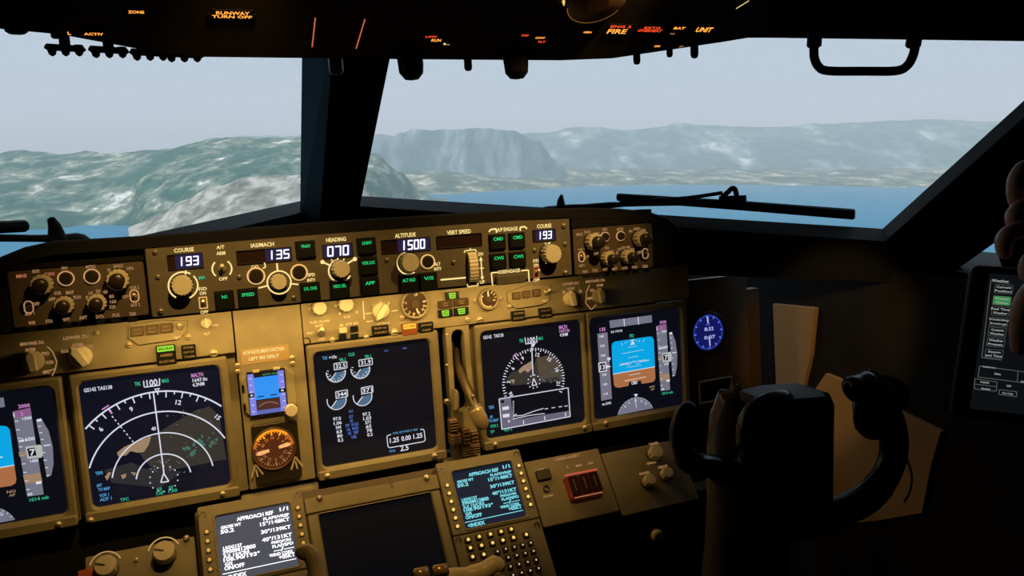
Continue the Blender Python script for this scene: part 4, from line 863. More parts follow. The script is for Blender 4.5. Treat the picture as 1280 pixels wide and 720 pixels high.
# bracket and ribbed hardware below the slot
b = MB(MIP); bw = mat('bracket_worn', (.22, .15, .09), .45, metal=.4, noise_amt=.3)
p = [mp(566, 486, .004), mp(570, 487, .004), mp(572, 492, .004), mp(572, 508, .004), mp(566, 512, .004)]; b.prism([(a[0], a[1]) for a in p], .001, .014, PANEL, .001); b.build('lever_bracket', mip, org=(uc_ - .01, -.02, 0))
for k, (x, y, w, h_) in enumerate(((567, 532, .007, .010), (569, 548, .009, .008), (582, 545, .006, .013), (593, 548, .006, .013), (588, 562, .015, .009))):
    u, v = MIP.px(x, y, .01); b = MB(MIP); b.slab(u - w, v - h_, u + w, v + h_, .0005, .012 + .002 * (k % 3), bw, .002, .001)
    for j in range(4): b.slab(u - w * .9, v - h_ * .8 + j * h_ * .45, u + w * .9, v - h_ * .66 + j * h_ * .45, .01, .0155 + .002 * (k % 3), bw, .0005, .0003)
    b.build('ribbed_catch', mip, org=(u, v, 0))
screw(mip, MIP, 558, 501.5, 4, .001, SMETAL); screw(mip, MIP, 580.5, 559, 3, .014, SMETAL)
# right of the gear lights
switch_plate([(634, 366), (635, 378), (645, 386), (678, 381), (687, 373), (688, 356), (660, 356)], [(645.5, 369.5, 5.3), (658, 367.8, 5.3), (670.5, 366, 5.3)], (681.5, 365), ('TEST', 680, 376, 8), 'warning_light_plate')
annun(mip, 640, 388, 656.5, 401, [('SPEED BRAKES', DTXT, None), ('EXTENDED', DTXT, None)]); annun(mip, 674.5, 384.5, 690, 398, [('STAB OUT', DTXT, None), ('OF TRIM', DTXT, None)])
selector(mip, MIP, 716, 374, 9, .017, CREAM, 100); selector(mip, MIP, 751.5, 370.5, 8.5, .017, CREAMD, 95)
# round blue clock
u, v = MIP.px(886.5, 415.5, .004); s = MIP.vs(886, 415); R0 = 23 * s; t = empty('clock', MIP.M @ Matrix.Translation((u, v, 0))); tag(t, 'round clock glowing deep blue in the dark right end of the panel', 'clock')
b = MB(MIP); b.lathe(u, v, [(R0 * 1.15, -.004), (R0 * 1.15, .003), (R0 * 1.02, .004), (R0, .001)], BLACK, 48, cap=False); b.build('case', t, org=(u, v, 0))
b = MB(MIP); b.face(circ(u, v, R0, 48), .001, E_BLUBG)
for i in range(60):
    a = i * 6 + 4; m_ = E_BLU; ln = .16 if i % 5 == 0 else .06
    b.line((u + R0 * .93 * math.cos(R_(a)), v + R0 * .93 * math.sin(R_(a))), (u + R0 * (.93 - ln) * math.cos(R_(a)), v + R0 * (.93 - ln) * math.sin(R_(a))), R0 * (.07 if i % 5 == 0 else .025), .0014, m_)
b.line((u, v + R0 * .5), (u - R0 * .02, v + R0 * .86), R0 * .09, .0016, mat('clock_white', (.01,) * 3, .5, emit=(.45, .5, 1), es=.9)); b.line((u + R0 * .08, v - R0 * .75), (u + R0 * .05, v - R0 * .3), R0 * .08, .0016, MATS['clock_white'])
b.text('8:32', u + R0 * .05, v + R0 * .18, R0 * .2, .0016, MATS['clock_white'], w=R0 * .6); b.text('0:07', u + R0 * .08, v - R0 * .28, R0 * .2, .0016, MATS['clock_white'], w=R0 * .72); b.text('UTC', u, v + R0 * .42, R0 * .1, .0016, E_BLU)
b.build('dial', t, org=(u, v, 0))
# pale-edged recess under the clock
b = MB(MIP); EDG = mat('edge_pale_worn', (.30, .26, .20), .45)
a = MIP.px(873, 477); c2 = MIP.px(913, 490); b.frame((a[0], c2[1] - .012, c2[0] + .004, a[1]), (a[0] + .0022, c2[1] - .010, c2[0] + .002, a[1] - .0022), -.004, .003, EDG, .002, .002, .0005); b.face([(a[0] + .001, c2[1] - .011), (c2[0] + .003, c2[1] - .011), (c2[0] + .003, a[1] - .001), (a[0] + .001, a[1] - .001)], -.003, BLACK); b.build('card_pocket', mip, org=(a[0], a[1], 0))

# ================================================================== FORWARD PEDESTAL
ped = empty('forward_pedestal', PED.M @ Matrix.Translation((.265, 0, 0))); tag(ped, 'khaki pedestal console sloping back below the main instrument panel', 'console')
b = MB(PED); b.slab(.038, -.62, .489, .004, -.06, -.0105, DARKP, .003, .001); b.build('body', ped, org=(.265, -.3, -.03))
# lower centre display (off)
q = lambda x, y, h=0: PED.px(x, y, h)
t = thing('lower_display', PED, 468, 665, 'large switched-off black screen between the two keypad computers', 'screen')
uL, uR = .1735, .3575; b = MB(PED); vt = q(460, 610)[1]; 
b.slab(uL, vt - .021, uR, vt, -.004, .004, PEDP, .001, .001); b.T('+', 488.5, 604, 8, DKNOB, n=.0045); b.B(487, 598, 489.5, 601, DKNOB, .0045); b.B(488.5, 608, 491, 611, DKNOB, .0045); b.build('top_strip', t, org=(.265, vt - .01, 0))
b = MB(PED); b.frame((uL + .0005, vt - .26, uR - .0005, vt - .0215), (uL + .0155, vt - .24, uR - .0145, vt - .024), -.006, .003, PEDP, .002, .004, .002); b.build('bezel', t, org=(.265, -.12, 0))
b = MB(PED); b.slab(uL + .0150, vt - .241, uR - .0140, vt - .0235, -.008, -.002, SCREENOFF, .003, .0005); b.build('screen', t, org=(.265, -.12, -.004))
screw(t, PED, 399, 624, 4, .004, SMETAL); screw(t, PED, 532.5, 598.5, 4, .004)
# the two keypad computers
def keypad(side):
    if side == 'L':
        t = thing('flight_computer', PED, 315, 690, 'keypad computer with white text on a grey screen, left of the black screen', 'computer')
        u0, u1 = q(248, 650)[0] - .0005, .1725; tm, bg = glow('cdu_white_text', (.90, .92, .95), 1.3), mat('cdu_grey_screen', (.01,) * 3, .6, spec=.05, emit=(.075, .078, .10), es=1)
        X = lambda a: 240 + a / 6.54; Y = lambda a: 610 + a / 6.54; sp = [(205, 330), (785, 205), (820, 590)]
        lk = [(108, 420), (111, 482), (114, 548), (120, 617), (123, 681), (127, 745)]; rk = [(877, 258), (884, 322), (893, 384), (901, 440), (911, 500), (918, 558)]; f = 1
    else:
        t = thing('flight_computer', PED, 600, 650, 'keypad computer with cyan text and rows of glowing keys, right of the black screen', 'computer')
        u0, u1 = .3585, q(648, 568)[0] + .001; tm, bg = E_CY2, mat('cdu_dark_screen', (.01,) * 3, .6, spec=.05, emit=(.008, .014, .028), es=1)
        X = lambda a: 560 + a / 8.47; Y = lambda a: 580 + a / 8.47
    W = u1 - u0; vt = .004; ctr = ((u0 + u1) / 2, vt - .1, 0)
    # the screen's box, in panel coordinates
    s0 = (u0 + W * .155, vt - .016 - .083, u1 - W * .135, vt - .016)
    b = MB(PED); b.frame((u0, vt - .105, u1, vt), s0, -.004, .006, PEDP, .003, .004, .0012); b.slab(u0, vt - .24, u1, vt - .1052, -.004, .005, PEDP, .003, .0012)
    b.frame((s0[0] - .003, s0[1] - .003, s0[2] + .003, s0[3] + .003), (s0[0] - .0005, s0[1] - .0005, s0[2] + .0005, s0[3] + .0005), .0055, .0068, PEDP, .005, .004, .0005)
    b.build('case', t, org=ctr)
    b = MB(PED); b.slab(s0[0] - .001, s0[1] - .001, s0[2] + .001, s0[3] + .001, -.003, .001, bg, .003, .0004); SWd, SHt = s0[2] - s0[0], s0[3] - s0[1]
    TH = .0052
    def TT(tx, fx, fy, wch=.0042, al='L', h=TH):
        for ox, oy in ((0, 0), (.00030, 0), (0, .00022), (.0003, .00022)): b.text(tx, s0[0] + SWd * fx + ox, s0[1] + SHt * fy + oy, h, .0016, tm, w=wch * len(tx) * .90, align=al)
    TT('APPROACH REF', .52, .905, al='C'); TT('1/1', .97, .93, al='R', wch=.004)
    TT('GROSS WT', .06, .82, .0034, h=.0040); TT('FLAPS/VREF', .97, .825, .0036, 'R', .0040); TT('50.2', .05, .755, .0045); TT('15°/148KT', .97, .755, .0046, 'R')
    TT('30°/139KT', .97, .63, .0046, 'R'); TT('LSGG127', .06, .50, .0036, h=.0040); TT('3900M12800', .05, .44, .0044); TT('40°/131KT', .97, .505, .0046, 'R'); TT('ILS 12/CRS', .06, .375, .0034, h=.0040); TT('FREQ/CRS', .95, .43, .0034, 'R', .0040); TT('108.90/193°', .05, .32, .0044); TT('FLAP/SPD', .97, .37, .0036, 'R', .0040); TT('--/---', .97, .31, .0046, 'R')
    TT('G/S', .06, .255, .0034, h=.0040); TT('WIND CORR', .95, .245, .0036, 'R', .0040); TT('ON/OFF', .05, .195, .0044); TT('+05KT', .97, .19, .0044, 'R'); TT('<INDEX', .05, .055, .0046)
    b.line((s0[0] + .002, s0[1] + SHt * .12), (s0[2] - .002, s0[1] + SHt * .12), .0011, .0016, tm)
    b.build('screen', t, org=ctr)
    KE = mat('key_amber_cap', (.8, .55, .2), .35, emit=(1, .6, .12), es=.35) if side == 'L' else E_KEY
    for i in range(6):
        for k_ in (0, 1):
            uu = u0 + W * (.068 if k_ == 0 else .935); vv = vt - (.0345 if k_ == 0 else .026) - i * .0118; c = MB(PED)
            c.slab(uu - .0032, vv - .0030, uu + .0032, vv + .0030, .005, .0075, BUTTON, .0015, .0005); c.lathe(uu, vv, [(.0023, .0074), (.0023, .0088), (.0012, .0094)], KE, 14); c.build('line_key', t, org=(uu, vv, .005))
            b2 = None
    b = MB(PED); 
    for i in range(6):
        vv = vt - .026 - i * .0118; b.line((u1 - W * .125, vv - .002), (u1 - W * .09, vv - .001), .0008, .0069, DTXT); vv = vt - .0345 - i * .0118; b.line((u0 + W * .10, vv), (u0 + W * .14, vv), .0008, .0069, DTXT)
    b.build('key_tick', t, org=ctr)
    for x, y in ((u0 + .006, vt - .011), (u1 - .006, vt - .008), (u0 + .006, vt - .112), (u1 - .007, vt - .115)):
        b = MB(PED); b.ring(x, y, .0028, .0045, .006, DKNOB, -60, 200, h=.0008); b.build('fastener', t, org=(x, y, .006))
    return t, u0, u1
keypad('L'); t, u0, u1 = keypad('R')
X = lambda a: 540 + a / 4.5; Y = lambda a: 560 + a / 4.5
yel = [(205, 513), (267, 497), (330, 483), (390, 468), (447, 455), (532, 485), (217, 560), (280, 546), (342, 532), (400, 517), (460, 502), (230, 610), (293, 597), (243, 660), (306, 645)]
wht = [(370, 580), (416, 566), (465, 555), (512, 543), (557, 532), (380, 627), (431, 614), (478, 602), (526, 590), (573, 578), (395, 677), (443, 665), (491, 652), (540, 640), (587, 628), (408, 720), (458, 713), (506, 700), (554, 688), (601, 675)]
for i, (x, y) in enumerate(yel + wht):
    u, v = PED.px(X(x), Y(y), .009); w = .0046 if i < len(yel) else .0040; b = MB(PED)
    b.slab(u - w, v - w * .8, u + w, v + w * .8, .005, .0085, mat('key_body', (.06, .035, .02), .4), .001, .0005)
    if i < len(yel): b.lathe(u, v, [(.0023, .0084), (.0020, .0092)], E_KEY, 12)
    else: b.lathe(u, v, [(.0013, .0084), (.0012, .0088)], E_KEYW, 8)
    b.build('key', t, org=(u, v, .005))
# side panels: left and right of the pedestal
t = thing('lighting_panel', PED, 180, 690, 'dim khaki panel with two cream knobs at the lower left of the photo', 'control panel')
p = [q(104, 696), q(248, 665)]; b = MB(PED); b.slab(q(106, 696)[0], -.26, .0355, q(180, 682)[1] , -.01, -.001, PEDP, .002, .001); b.build('face_plate', t, org=(-.03, -.1, 0))
for x, y in ((132, 708), (205, 690)):
    knob(t, PED, x, y, 13.5, .02, CREAMD, pointer=160, fl=24, name='dimmer_knob'); u, v = PED.px(x, y); s = PED.vs(x, y); b = MB(PED); b.ring(u, v, 17.5 * s, 19 * s, 0, T_WT, 20, 165); b.build('dial_arc', t, org=(u, v, 0))
u, v = PED.px(112, 722); b = MB(PED); b.slab(u - .012, v - .01, u + .018, v + .009, -.001, .006, mat('red_cover', (.5, .10, .05), .4), .002, .001); b.build('red_cover', t, org=(u, v, 0))
screw(t, PED, 170.5, 700, 2.6); screw(t, PED, 233, 673, 4, 0, SMETAL)
t = thing('autopilot_cutout_panel', PED, 750, 600, 'dim khaki panel with a red-framed switch guard right of the cyan keypad computer', 'control panel')
b = MB(PED); vt_ = PED.px(740, 560)[1]; b.slab(.4905, PED.px(700, 655)[1], PED.px(762, 600)[0], PED.px(700, 569)[1], -.01, -.001, PEDP, .002, .001)
b.T('CABIN ALERT', 709, 572, 4, T_D, n=.0004, w=32); b.T('L', 710, 584, 3.4, T_D, n=.0004, w=3); b.T('MAIN', 723.5, 582, 3.4, T_D, n=.0004, w=8); b.T('AUX', 738, 579, 3.4, T_D, n=.0004, w=7); b.T('AUX', 676, 587, 3, T_D, n=.0004, w=9); b.T('AIR COND', 685, 620, 3, T_D, n=.0004, w=13)
b.build('face_plate', t, org=(.56, -.04, 0))
b = MB(PED); b.slab(PED.px(763.5, 600)[0], PED.px(800, 640)[1], PED.px(858, 580)[0], PED.px(800, 559)[1] + .002, -.01, -.002, PEDP, .002, .001); b.build('right_plate', t, org=(.68, -.04, 0))
b = MB(PED); u, v = PED.px(679, 594); b.slab(u - .011, v - .0075, u + .011, v + .0075, -.001, .004, DKNOB, .0015, .0008); b.build('dark_button', t, org=(u, v, 0))
b = MB(PED); u, v = PED.px(683, 611); b.lathe(u, v, [(.0052, -.001), (.0052, .001), (.0035, .001), (.0035, -.002)], DKNOB, 20); b.build('jack_socket', t, org=(u, v, 0))
c0 = [PED.px(*p, .014) for p in ((707, 594), (748, 584.5), (757, 614), (716, 624))]; cu_ = sum(p[0] for p in c0) / 4; cv_ = sum(p[1] for p in c0) / 4
b = MB(PED); b.slab(cu_ - .026, cv_ - .017, cu_ + .026, cv_ + .017, -.001, .010, E_RED, .002, .001)
b.face([(cu_ - .027, cv_ + .0165), (cu_ + .027, cv_ + .0165), (cu_ + .027, cv_ + .0195), (cu_ - .027, cv_ + .0195)], .0106, E_REDT); b.face([(cu_ - .023, cv_ - .0175), (cu_ + .023, cv_ - .0175), (cu_ + .023, cv_ - .0162), (cu_ - .023, cv_ - .0162)], .0106, T_D)
b.build('switch_guard', t, org=(cu_, cv_, 0))
for i in range(3):
    uu = cu_ + (i - 1) * .0165; b = MB(PED); b.slab(uu - .0072, cv_ - .0145, uu + .0072, cv_ + .0145, .009, .0145, mat('guard_dark_glass', (.03, .008, .006), .25), .001, .0008); b.line((uu - .001, cv_ - .008), (uu - .001, cv_ + .009), .0008, .0150, DTXT); b.build('guarded_switch', t, org=(uu, cv_, .009))
for i, (x, y, r) in enumerate(((820, 565, 9), (812, 600, 7.5), (834, 591, 7.5))): knob(t, PED, x, y, r, .016, CREAMD, name='knob', fl=10)
b = MB(PED); 
for tx, x, y in (('PANEL', 818, 554), ('FLOOD', 806, 591), ('CIRCUIT', 829, 583)): b.T(tx, x, y, 3.2, T_D, n=-.0012, w=13)
b.T('BACKGROUND', 815, 578, 3, T_D, n=-.0012, w=12); b.build('legend', t, org=(.68, -.04, 0))
# thrust levers and speed brake handle reaching up from the pedestal
IV = mat('lever_ivory', (.62, .50, .30), .4, noise_amt=.06)
def wp(x, y, Y): return tuple(at(x, y, Y))
t = empty('speed_brake_lever', Matrix.Translation(at(395, 740, -.36))); tag(t, 'cream hooked lever handle rising from the bottom edge in front of the left keypad computer', 'lever')
b = MB(); b.fr = None
tube(b, smooth_path([wp(374, 695, -.335), wp(378, 691, -.337), wp(385, 690.5, -.34), wp(391, 698, -.345), wp(395, 712, -.35), wp(400, 735, -.36), wp(406, 775, -.37)], 4), [.003, .0055, .0075, .0085] + [.0088] * 21, IV, 14)
b.build('handle', t, M=Matrix(), org=tuple(at(390, 710, -.35)))
b = MB(); tube(b, [wp(396, 745, -.358), wp(407, 800, -.375), wp(425, 900, -.33)], .006, SMETAL, 12); b.build('shaft', t, M=Matrix(), org=tuple(at(407, 800, -.375)))
t = empty('thrust_lever', Matrix.Translation(at(560, 740, -.40))); tag(t, 'curved ivory thrust lever handle at the bottom edge over the keys of the cyan-screen computer', 'lever')
b = MB(); tube(b, smooth_path([wp(556, 722, -.40), wp(566, 720, -.40), wp(585, 719, -.40), wp(605, 714, -.40), wp(618, 706, -.40), wp(623, 711, -.40)], 4), [.006] + [.0085] * 8 + [.010] * 8 + [.0095] * 3 + [.006], IV, 16); tube(b, [wp(618, 712, -.40), wp(632, 760, -.40), wp(650, 850, -.39)], [.010, .009, .008], IV, 14)
b.build('grip', t, M=Matrix(), org=tuple(at(590, 720, -.4)))
t = empty('reverse_thrust_lever', Matrix.Translation(at(535, 740, -.42))); tag(t, 'pair of small glossy brown lever ends beside the ivory thrust lever at the bottom edge', 'lever')
for x, y, yy in ((527, 717, -.42), (551, 713, -.42)):
    b = MB(); tube(b, [wp(x - 9, y + 2, yy), wp(x - 8, y + 1.5, yy), wp(x + 8, y - 1.5, yy), wp(x + 9, y - 2, yy)], [.004, .0065, .0065, .004], mat('brown_gloss', (.45, .30, .14), .25, metal=.4), 14); tube(b, [wp(x, y + 3, yy), wp(x + 8, y + 60, yy)], .0045, SMETAL, 10); b.build('lever_end', t, M=Matrix(), org=wp(x, y, yy))
# ================================================================== OVERHEAD PANEL
OVF = Fr((.29, -.25, at(490, 74, -.25).z), (1, 0, 0), (0, -math.cos(R_(30)), math.sin(R_(30))))
ov = thing('overhead_panel', OVF, 480, 20, 'black overhead switch panel along the top of the photo with small orange lit legends', 'control panel')
b = MB(OVF); pts = [OVF.px(*p) for p in ((-70, 26), (0, 36), (75, 43), (175, 61.5), (245, 71), (500, 74), (700, 75.5), (765, 73), (900, 53), (955, 44), (962, 0), (990, -260), (-90, -260))]
b.prism(pts, -.05, 0, OVH); b.build('panel', ov, org=(0, .1, 0))
def otx(t, x, y, w, h, m_, n=.0008):
    b = MB(OVF); u, v = OVF.px(x, y); b.text(t, u, v, h * OVF.vs(x, y) * 1.6, n, m_, w=w * OVF.us(x, y)); return b
b = MB(OVF)
ow = OVF
for t, x, y, w, h, m_ in (('RUNWAY', 291, 15, 42, 3, E_OR), ('TURN OFF', 290, 19.5, 50, 2.6, E_OR), ('ACTIV', 117, 41, 24, 2.4, E_OR), ('ZONE', 170, 13.5, 20, 2.6, E_OR), ('L', 86.5, 40, 4, 3, E_OR), ('RUN', 545, 49, 12, 2.6, E_OR), ('LOW', 539, 44.5, 14, 1.8, E_RD),
        ('START', 656, 43, 9, 1.8, E_RD), ('CONT', 675, 46, 12, 1.8, E_OR), ('FLT', 677, 51, 9, 1.8, E_RD), ('GEN', 734, 39, 10, 1.8, E_OR), ('ENG 2', 776, 32, 26, 2.2, E_RD), ('FIRE', 771, 38, 24, 4.2, E_OR), ('EXTG', 815, 33.5, 20, 1.8, E_RD), ('OVERHEAT', 812, 37, 30, 2.6, E_RD),
        ('BAT', 849, 34, 14, 2.2, E_OR), ('UNIT', 880, 36, 20, 4.4, E_OR), ('ON', 821, 56.5, 7, 2, E_OR), ('OFF', 851, 57, 5, 1.8, T_D), ('FWD', 840, 41, 6, 1.6, T_D), ('L', 558, 53.5, 8, 1.6, T_W)):
    u, v = OVF.px(x, y); hh, ww = h * 2.0 * OVF.vs(x, y), w * OVF.us(x, y); b = MB(OVF); b.slab(u - ww * .62, v - hh * .8, u + ww * .62, v + hh * .8, -.0005, .0012, OVK, .001, .0004); b.text(t, u, v, hh, .0016, m_, w=ww); b.build('lit_legend', ov, org=(u, v, 0))
for x0, y0, x1, y1 in ((394, 21, 390, 58), (456, 23, 445, 60)):
    b = MB(OVF); b.L(x0, y0, x1, y1, 1.6, mat('overhead_red_line', (.2, .05, .03), .5, emit=(.75, .18, .08), es=.75), n=.001); b.build('lit_line', ov, org=OVF.px(x0, y0) + (0,))
b = MB(OVF); b.L(936, 0, 920, 10, 1.4, T_W, n=.001)
b.build('lit_line', ov, org=OVF.px(930, 5) + (0,))
def gang(x, y, k, stem=True):
    """row of rounded switch knobs hanging below the panel edge; x, y centre"""
    Y = -.22; c = at(x, y, Y); q = mpp(c); b = MB()
    if stem: tube(b, [c + Vector((0, .01, .045)), c + Vector((0, 0, .003))], [12 * q / 2, 13 * q / 2], OVK, 10)
    h = (k - 1) / 2
    tube(b, [c + Vector((-22 * q, 0, .002)), c + Vector((-20 * q, 0, .001)), c + Vector((20 * q, 0, -.001)), c + Vector((22 * q, 0, 0))], [3 * q, 4.2 * q, 4.2 * q, 3 * q], OVK, 12)
    for i in range(k):
        dx = (i - h) * 15 * q; tube(b, [c + Vector((dx, 0, .003)), c + Vector((dx, 0, -.0015)), c + Vector((dx, 0, -.0062)), c + Vector((dx, 0, -.0082))], [5.4 * q, 5.6 * q, 4.2 * q, 1 * q], OVK, 14)
    b.build('ganged_switch', ov, M=Matrix(), org=tuple(c))
gang(81.5, 60, 3); gang(136, 62.5, 3); gang(187, 66, 3); gang(230, 68, 3, False)
for x, y, w in ((513, 74, 17), (645, 74, 17)):
    c = at(x, y, -.25); q = mpp(c); b = MB(); tube(b, [c + Vector((0, .012, .05)), c + Vector((0, .004, .01)), c + Vector((0, 0, -.006)), c + Vector((0, 0, -.0155)), c + Vector((0, 0, -.0225)), c + Vector((0, 0, -.0235))], [17 * q, 17 * q, 16.5 * q, 15.5 * q, 9 * q, 2 * q], OVK, 8, smooth=False); b.build('rotary_switch', ov, M=Matrix(), org=tuple(c))
for x, y, r, l in ((585, 80, 5, 8), (796, 73, 4.5, 7), (837, 64, 4, 7), (868, 62, 5, 10), (20, 35, 13, 7), (420, 83, 9, 10), (70, 44, 6, 4)):
    c = at(x, y, -.23); q = mpp(c); b = MB(); tube(b, [c + Vector((0, .01, .04)), c + Vector((0, 0, .004)), c + Vector((0, 0, -l * q * .6)), c + Vector((0, 0, -l * q)), c + Vector((0, 0, -l * q * 1.1))], [r * q, r * q, r * q, r * .7 * q, .1 * q], OVK if x != 420 else mat('grey_knob', (.05, .05, .05), .4), 14); b.build('switch_knob', ov, M=Matrix(), org=tuple(c))
u, v = OVF.px(744, -4); b = MB(OVF); s_ = OVF.vs(744, 0) * 1.2; b.lathe(u, v, [(34 * s_, 0), (34 * s_, .006), (29 * s_, .009), (12 * s_, .011)], mat('dial_bronze', (.22, .12, .05), .35, metal=.5), 40); b.ring(u, v, 30 * s_, 32 * s_, .007, mat('warm_rim', (.3, .15, .03), .4, emit=(.5, .2, .03), es=.6), 200, 340); b.build('round_dial', ov, org=(u, v, 0))
u, v = OVF.px(707, 1); b = MB(OVF); b.lathe(u, v, [(.004, 0), (.004, .004)], E_KEY, 14); b.build('indicator_lamp', ov, org=(u, v, 0))

# ================================================================== WINDOW FRAMES
A0 = at(449, 254, .40); B0 = at(1105, 297, -.19); UPV = Vector((0, -.50, .86))
WSR = Fr(A0, (B0 - A0), UPV - (B0 - A0).normalized() * UPV.dot((B0 - A0).normalized()))
A1 = at(374, 262, .40); B1 = at(226, 296, .20)
WSL = Fr(A1, (A1 - B1), UPV - (A1 - B1).normalized() * UPV.dot((A1 - B1).normalized()))
CPF = Fr(at(412, 262, .37), (1, 0, 0), (0, -.50, .86))
def wpoly(fr, pts, name, n0, n1, mt=FRAME, kind='structure', label=None):
    b = MB(fr); q = [fr.px(*p) for p in pts]; b.prism(q, n0, n1, mt, ch=.002); o = b.build(name, org=(sum(p[0] for p in q) / len(q), sum(p[1] for p in q) / len(q), 0)); tag(o, label, None, kind=kind); return o
o = wpoly(WSR, [(430, 252.7), (449, 254), (1105, 297), (1160, 301), (1160, 350), (449, 325), (430, 325)], 'trim_1', -.03, .012, label='dark lower sill of the right front window')
o = wpoly(WSL, [(374, 262), (400, 256), (400, 330), (374, 330), (-260, 470), (-260, 409)], 'trim_2', -.03, .012, label='dark lower sill of the left front window')
o = wpoly(WSR, [(1105, 297), (1280, 140), (1500, -57), (1700, 10), (1243, 297), (1198, 329), (1150, 345)], 'trim_3', -.03, .014, label='thick dark slanting post right of the right front window')
o = wpoly(WSR, [(1150, 345), (1198, 329), (1216, 338), (1262, 362), (1330, 700), (1150, 380)], 'trim_4', -.028, .012, label='dark ledge under the small side window')
o = wpoly(WSR, [(1243, 297), (1650, 40), (1650, 800), (1330, 700), (1262, 362), (1248, 320)], 'trim_5', -.028, .012, label='dark edge behind the small side window')
o = wpoly(WSR, [(400, 44.5), (962, 44.5), (1280, 48.5), (1520, 52), (1520, -160), (400, -160)], 'trim_6', -.03, .012, label='dark header above the right front window')
o = wpoly(WSL, [(-260, 18), (400, 40), (400, -160), (-260, -160)], 'trim_7', -.03, .012, label='dark header above the left front window')
# centre post with a bevelled left face, sky light put into its blue-grey colour
b = MB(CPF); q = [CPF.px(*p) for p in ((399, 285), (400, 262), (417, 60), (419, 20), (500, 20), (490, 60), (451, 252), (444, 285))]
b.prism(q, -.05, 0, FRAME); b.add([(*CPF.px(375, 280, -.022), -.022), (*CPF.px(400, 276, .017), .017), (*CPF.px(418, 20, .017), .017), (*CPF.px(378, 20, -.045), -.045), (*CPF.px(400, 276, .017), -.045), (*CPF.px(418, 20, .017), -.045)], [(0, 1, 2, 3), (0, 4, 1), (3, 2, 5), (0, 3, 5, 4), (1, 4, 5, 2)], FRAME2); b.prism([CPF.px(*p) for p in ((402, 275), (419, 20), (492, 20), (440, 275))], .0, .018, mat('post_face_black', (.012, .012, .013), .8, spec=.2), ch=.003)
o = b.build('trim_8', org=CPF.px(415, 170) + (0,)); tag(o, 'dark slanting centre post between the two front windows', kind='structure')
# glass panes
gm = bpy.data.materials.new('window_glass'); gm.use_nodes = True; nt = gm.node_tree; nt.nodes.clear()
o_ = nt.nodes.new('ShaderNodeOutputMaterial'); mx = nt.nodes.new('ShaderNodeMixShader'); tr = nt.nodes.new('ShaderNodeBsdfTransparent'); gl = nt.nodes.new('ShaderNodeBsdfGlossy'); fr_ = nt.nodes.new('ShaderNodeFresnel')
tr.inputs[0].default_value = (.97, .985, .985, 1); gl.inputs['Roughness'].default_value = .02; fr_.inputs['IOR'].default_value = 1.25
mx.inputs[0].default_value = .025; nt.links.new(tr.outputs[0], mx.inputs[1]); nt.links.new(gl.outputs[0], mx.inputs[2]); nt.links.new(mx.outputs[0], o_.inputs[0])
MATS['glass'] = gm
for k, (fr, pts, lb) in enumerate(((WSR, [(440, 300), (1110, 310), (1700, -60), (380, -60)], 'right front window glass with mountains and lake behind'), (WSL, [(400, 300), (-260, 430), (-260, -20), (420, -20)], 'left front window glass with a green hillside behind'), (WSR, [(1180, 340), (1262, 340), (1262, 280), (1230, 290)], 'small three-cornered side window glass'))):
    b = MB(fr); q = [fr.px(*p) for p in pts]; b.face(q, -.02, gm); o = b.build('window_%d' % (k + 1), org=(q[0][0], q[0][1], -.02)); tag(o, lb, kind='structure')

# wipers outside the glass
def world_tube(mb, pts, rs, mt, k=10): return tube(mb, pts, rs, mt, k)
def wk(x, y, k): return CAM + ray(x, y) * k
def onw(fr, x, y, n=-.05): u, v = fr.px(x, y, n); return fr.w(u, v, n)
t = empty('windshield_wiper', Matrix.Translation(onw(WSR, 858, 255))); tag(t, 'black wiper lying low across the right front window', 'wiper')
b = MB(); W5 = lambda x, y, n=-.05: onw(WSR, x, y, n); q = mpp(W5(900, 255))
tube(b, [W5(771, 246.5), W5(773, 246.5), W5(920, 256.5), W5(1067, 268), W5(1069, 268)], [(3 * q, 4 * q), (4.6 * q, 5 * q), (5.4 * q, 6 * q), (5.4 * q, 6.4 * q), (3 * q, 4.5 * q)], RUBBER, 8, False); b.build('blade', t, M=Matrix(), org=tuple(W5(920, 256)))
b = MB(); tube(b, [W5(899, 252, -.04), W5(933, 250, -.04)], [(5.5 * q, 7 * q), (5.5 * q, 6 * q)], RUBBER, 4, False); tube(b, smooth_path([W5(903, 246, -.04), W5(910, 240, -.04), W5(915, 235.5, -.04), W5(919, 237, -.04), W5(921, 246, -.04)], 3), 3.2 * q, RUBBER, 8); b.build('blade_clamp', t, M=Matrix(), org=tuple(W5(915, 248, -.04)))
b = MB(); tube(b, smooth_path([W5(775, 252, -.04), W5(820, 250, -.04), W5(862, 247, -.04), W5(903, 241, -.04)], 3), 2.4 * q, RUBBER, 8)
tube(b, smooth_path([W5(672, 266, -.04), W5(690, 262, -.04), W5(730, 259, -.04), W5(780, 255.5, -.04), W5(850, 254, -.04)], 3), [3 * q] * 3 + [5 * q] * 3 + [4.2 * q] * 3 + [3.2 * q] * 4, RUBBER, 8); b.build('arm', t, M=Matrix(), org=tuple(W5(780, 255, -.04)))
b = MB(); tube(b, [W5(701, 262, -.04), W5(701, 255, -.04), W5(701, 250, -.04), W5(702, 244, -.04)], [6 * q, 5.5 * q, 4.5 * q, 2 * q], RUBBER, 10); tube(b, [W5(676, 266, -.04), W5(681, 262, -.04), W5(688, 259, -.04)], [2 * q, 4 * q, 2 * q], RUBBER, 8); b.build('pivot', t, M=Matrix(), org=tuple(W5(701, 256, -.04)))
t = empty('windshield_wiper', Matrix.Translation(onw(WSL, 60, 290))); tag(t, 'black wiper at the left edge of the photo in the left front window', 'wiper')
V5 = lambda x, y, n=-.05: onw(WSL, x, y, n); q = mpp(V5(40, 285))
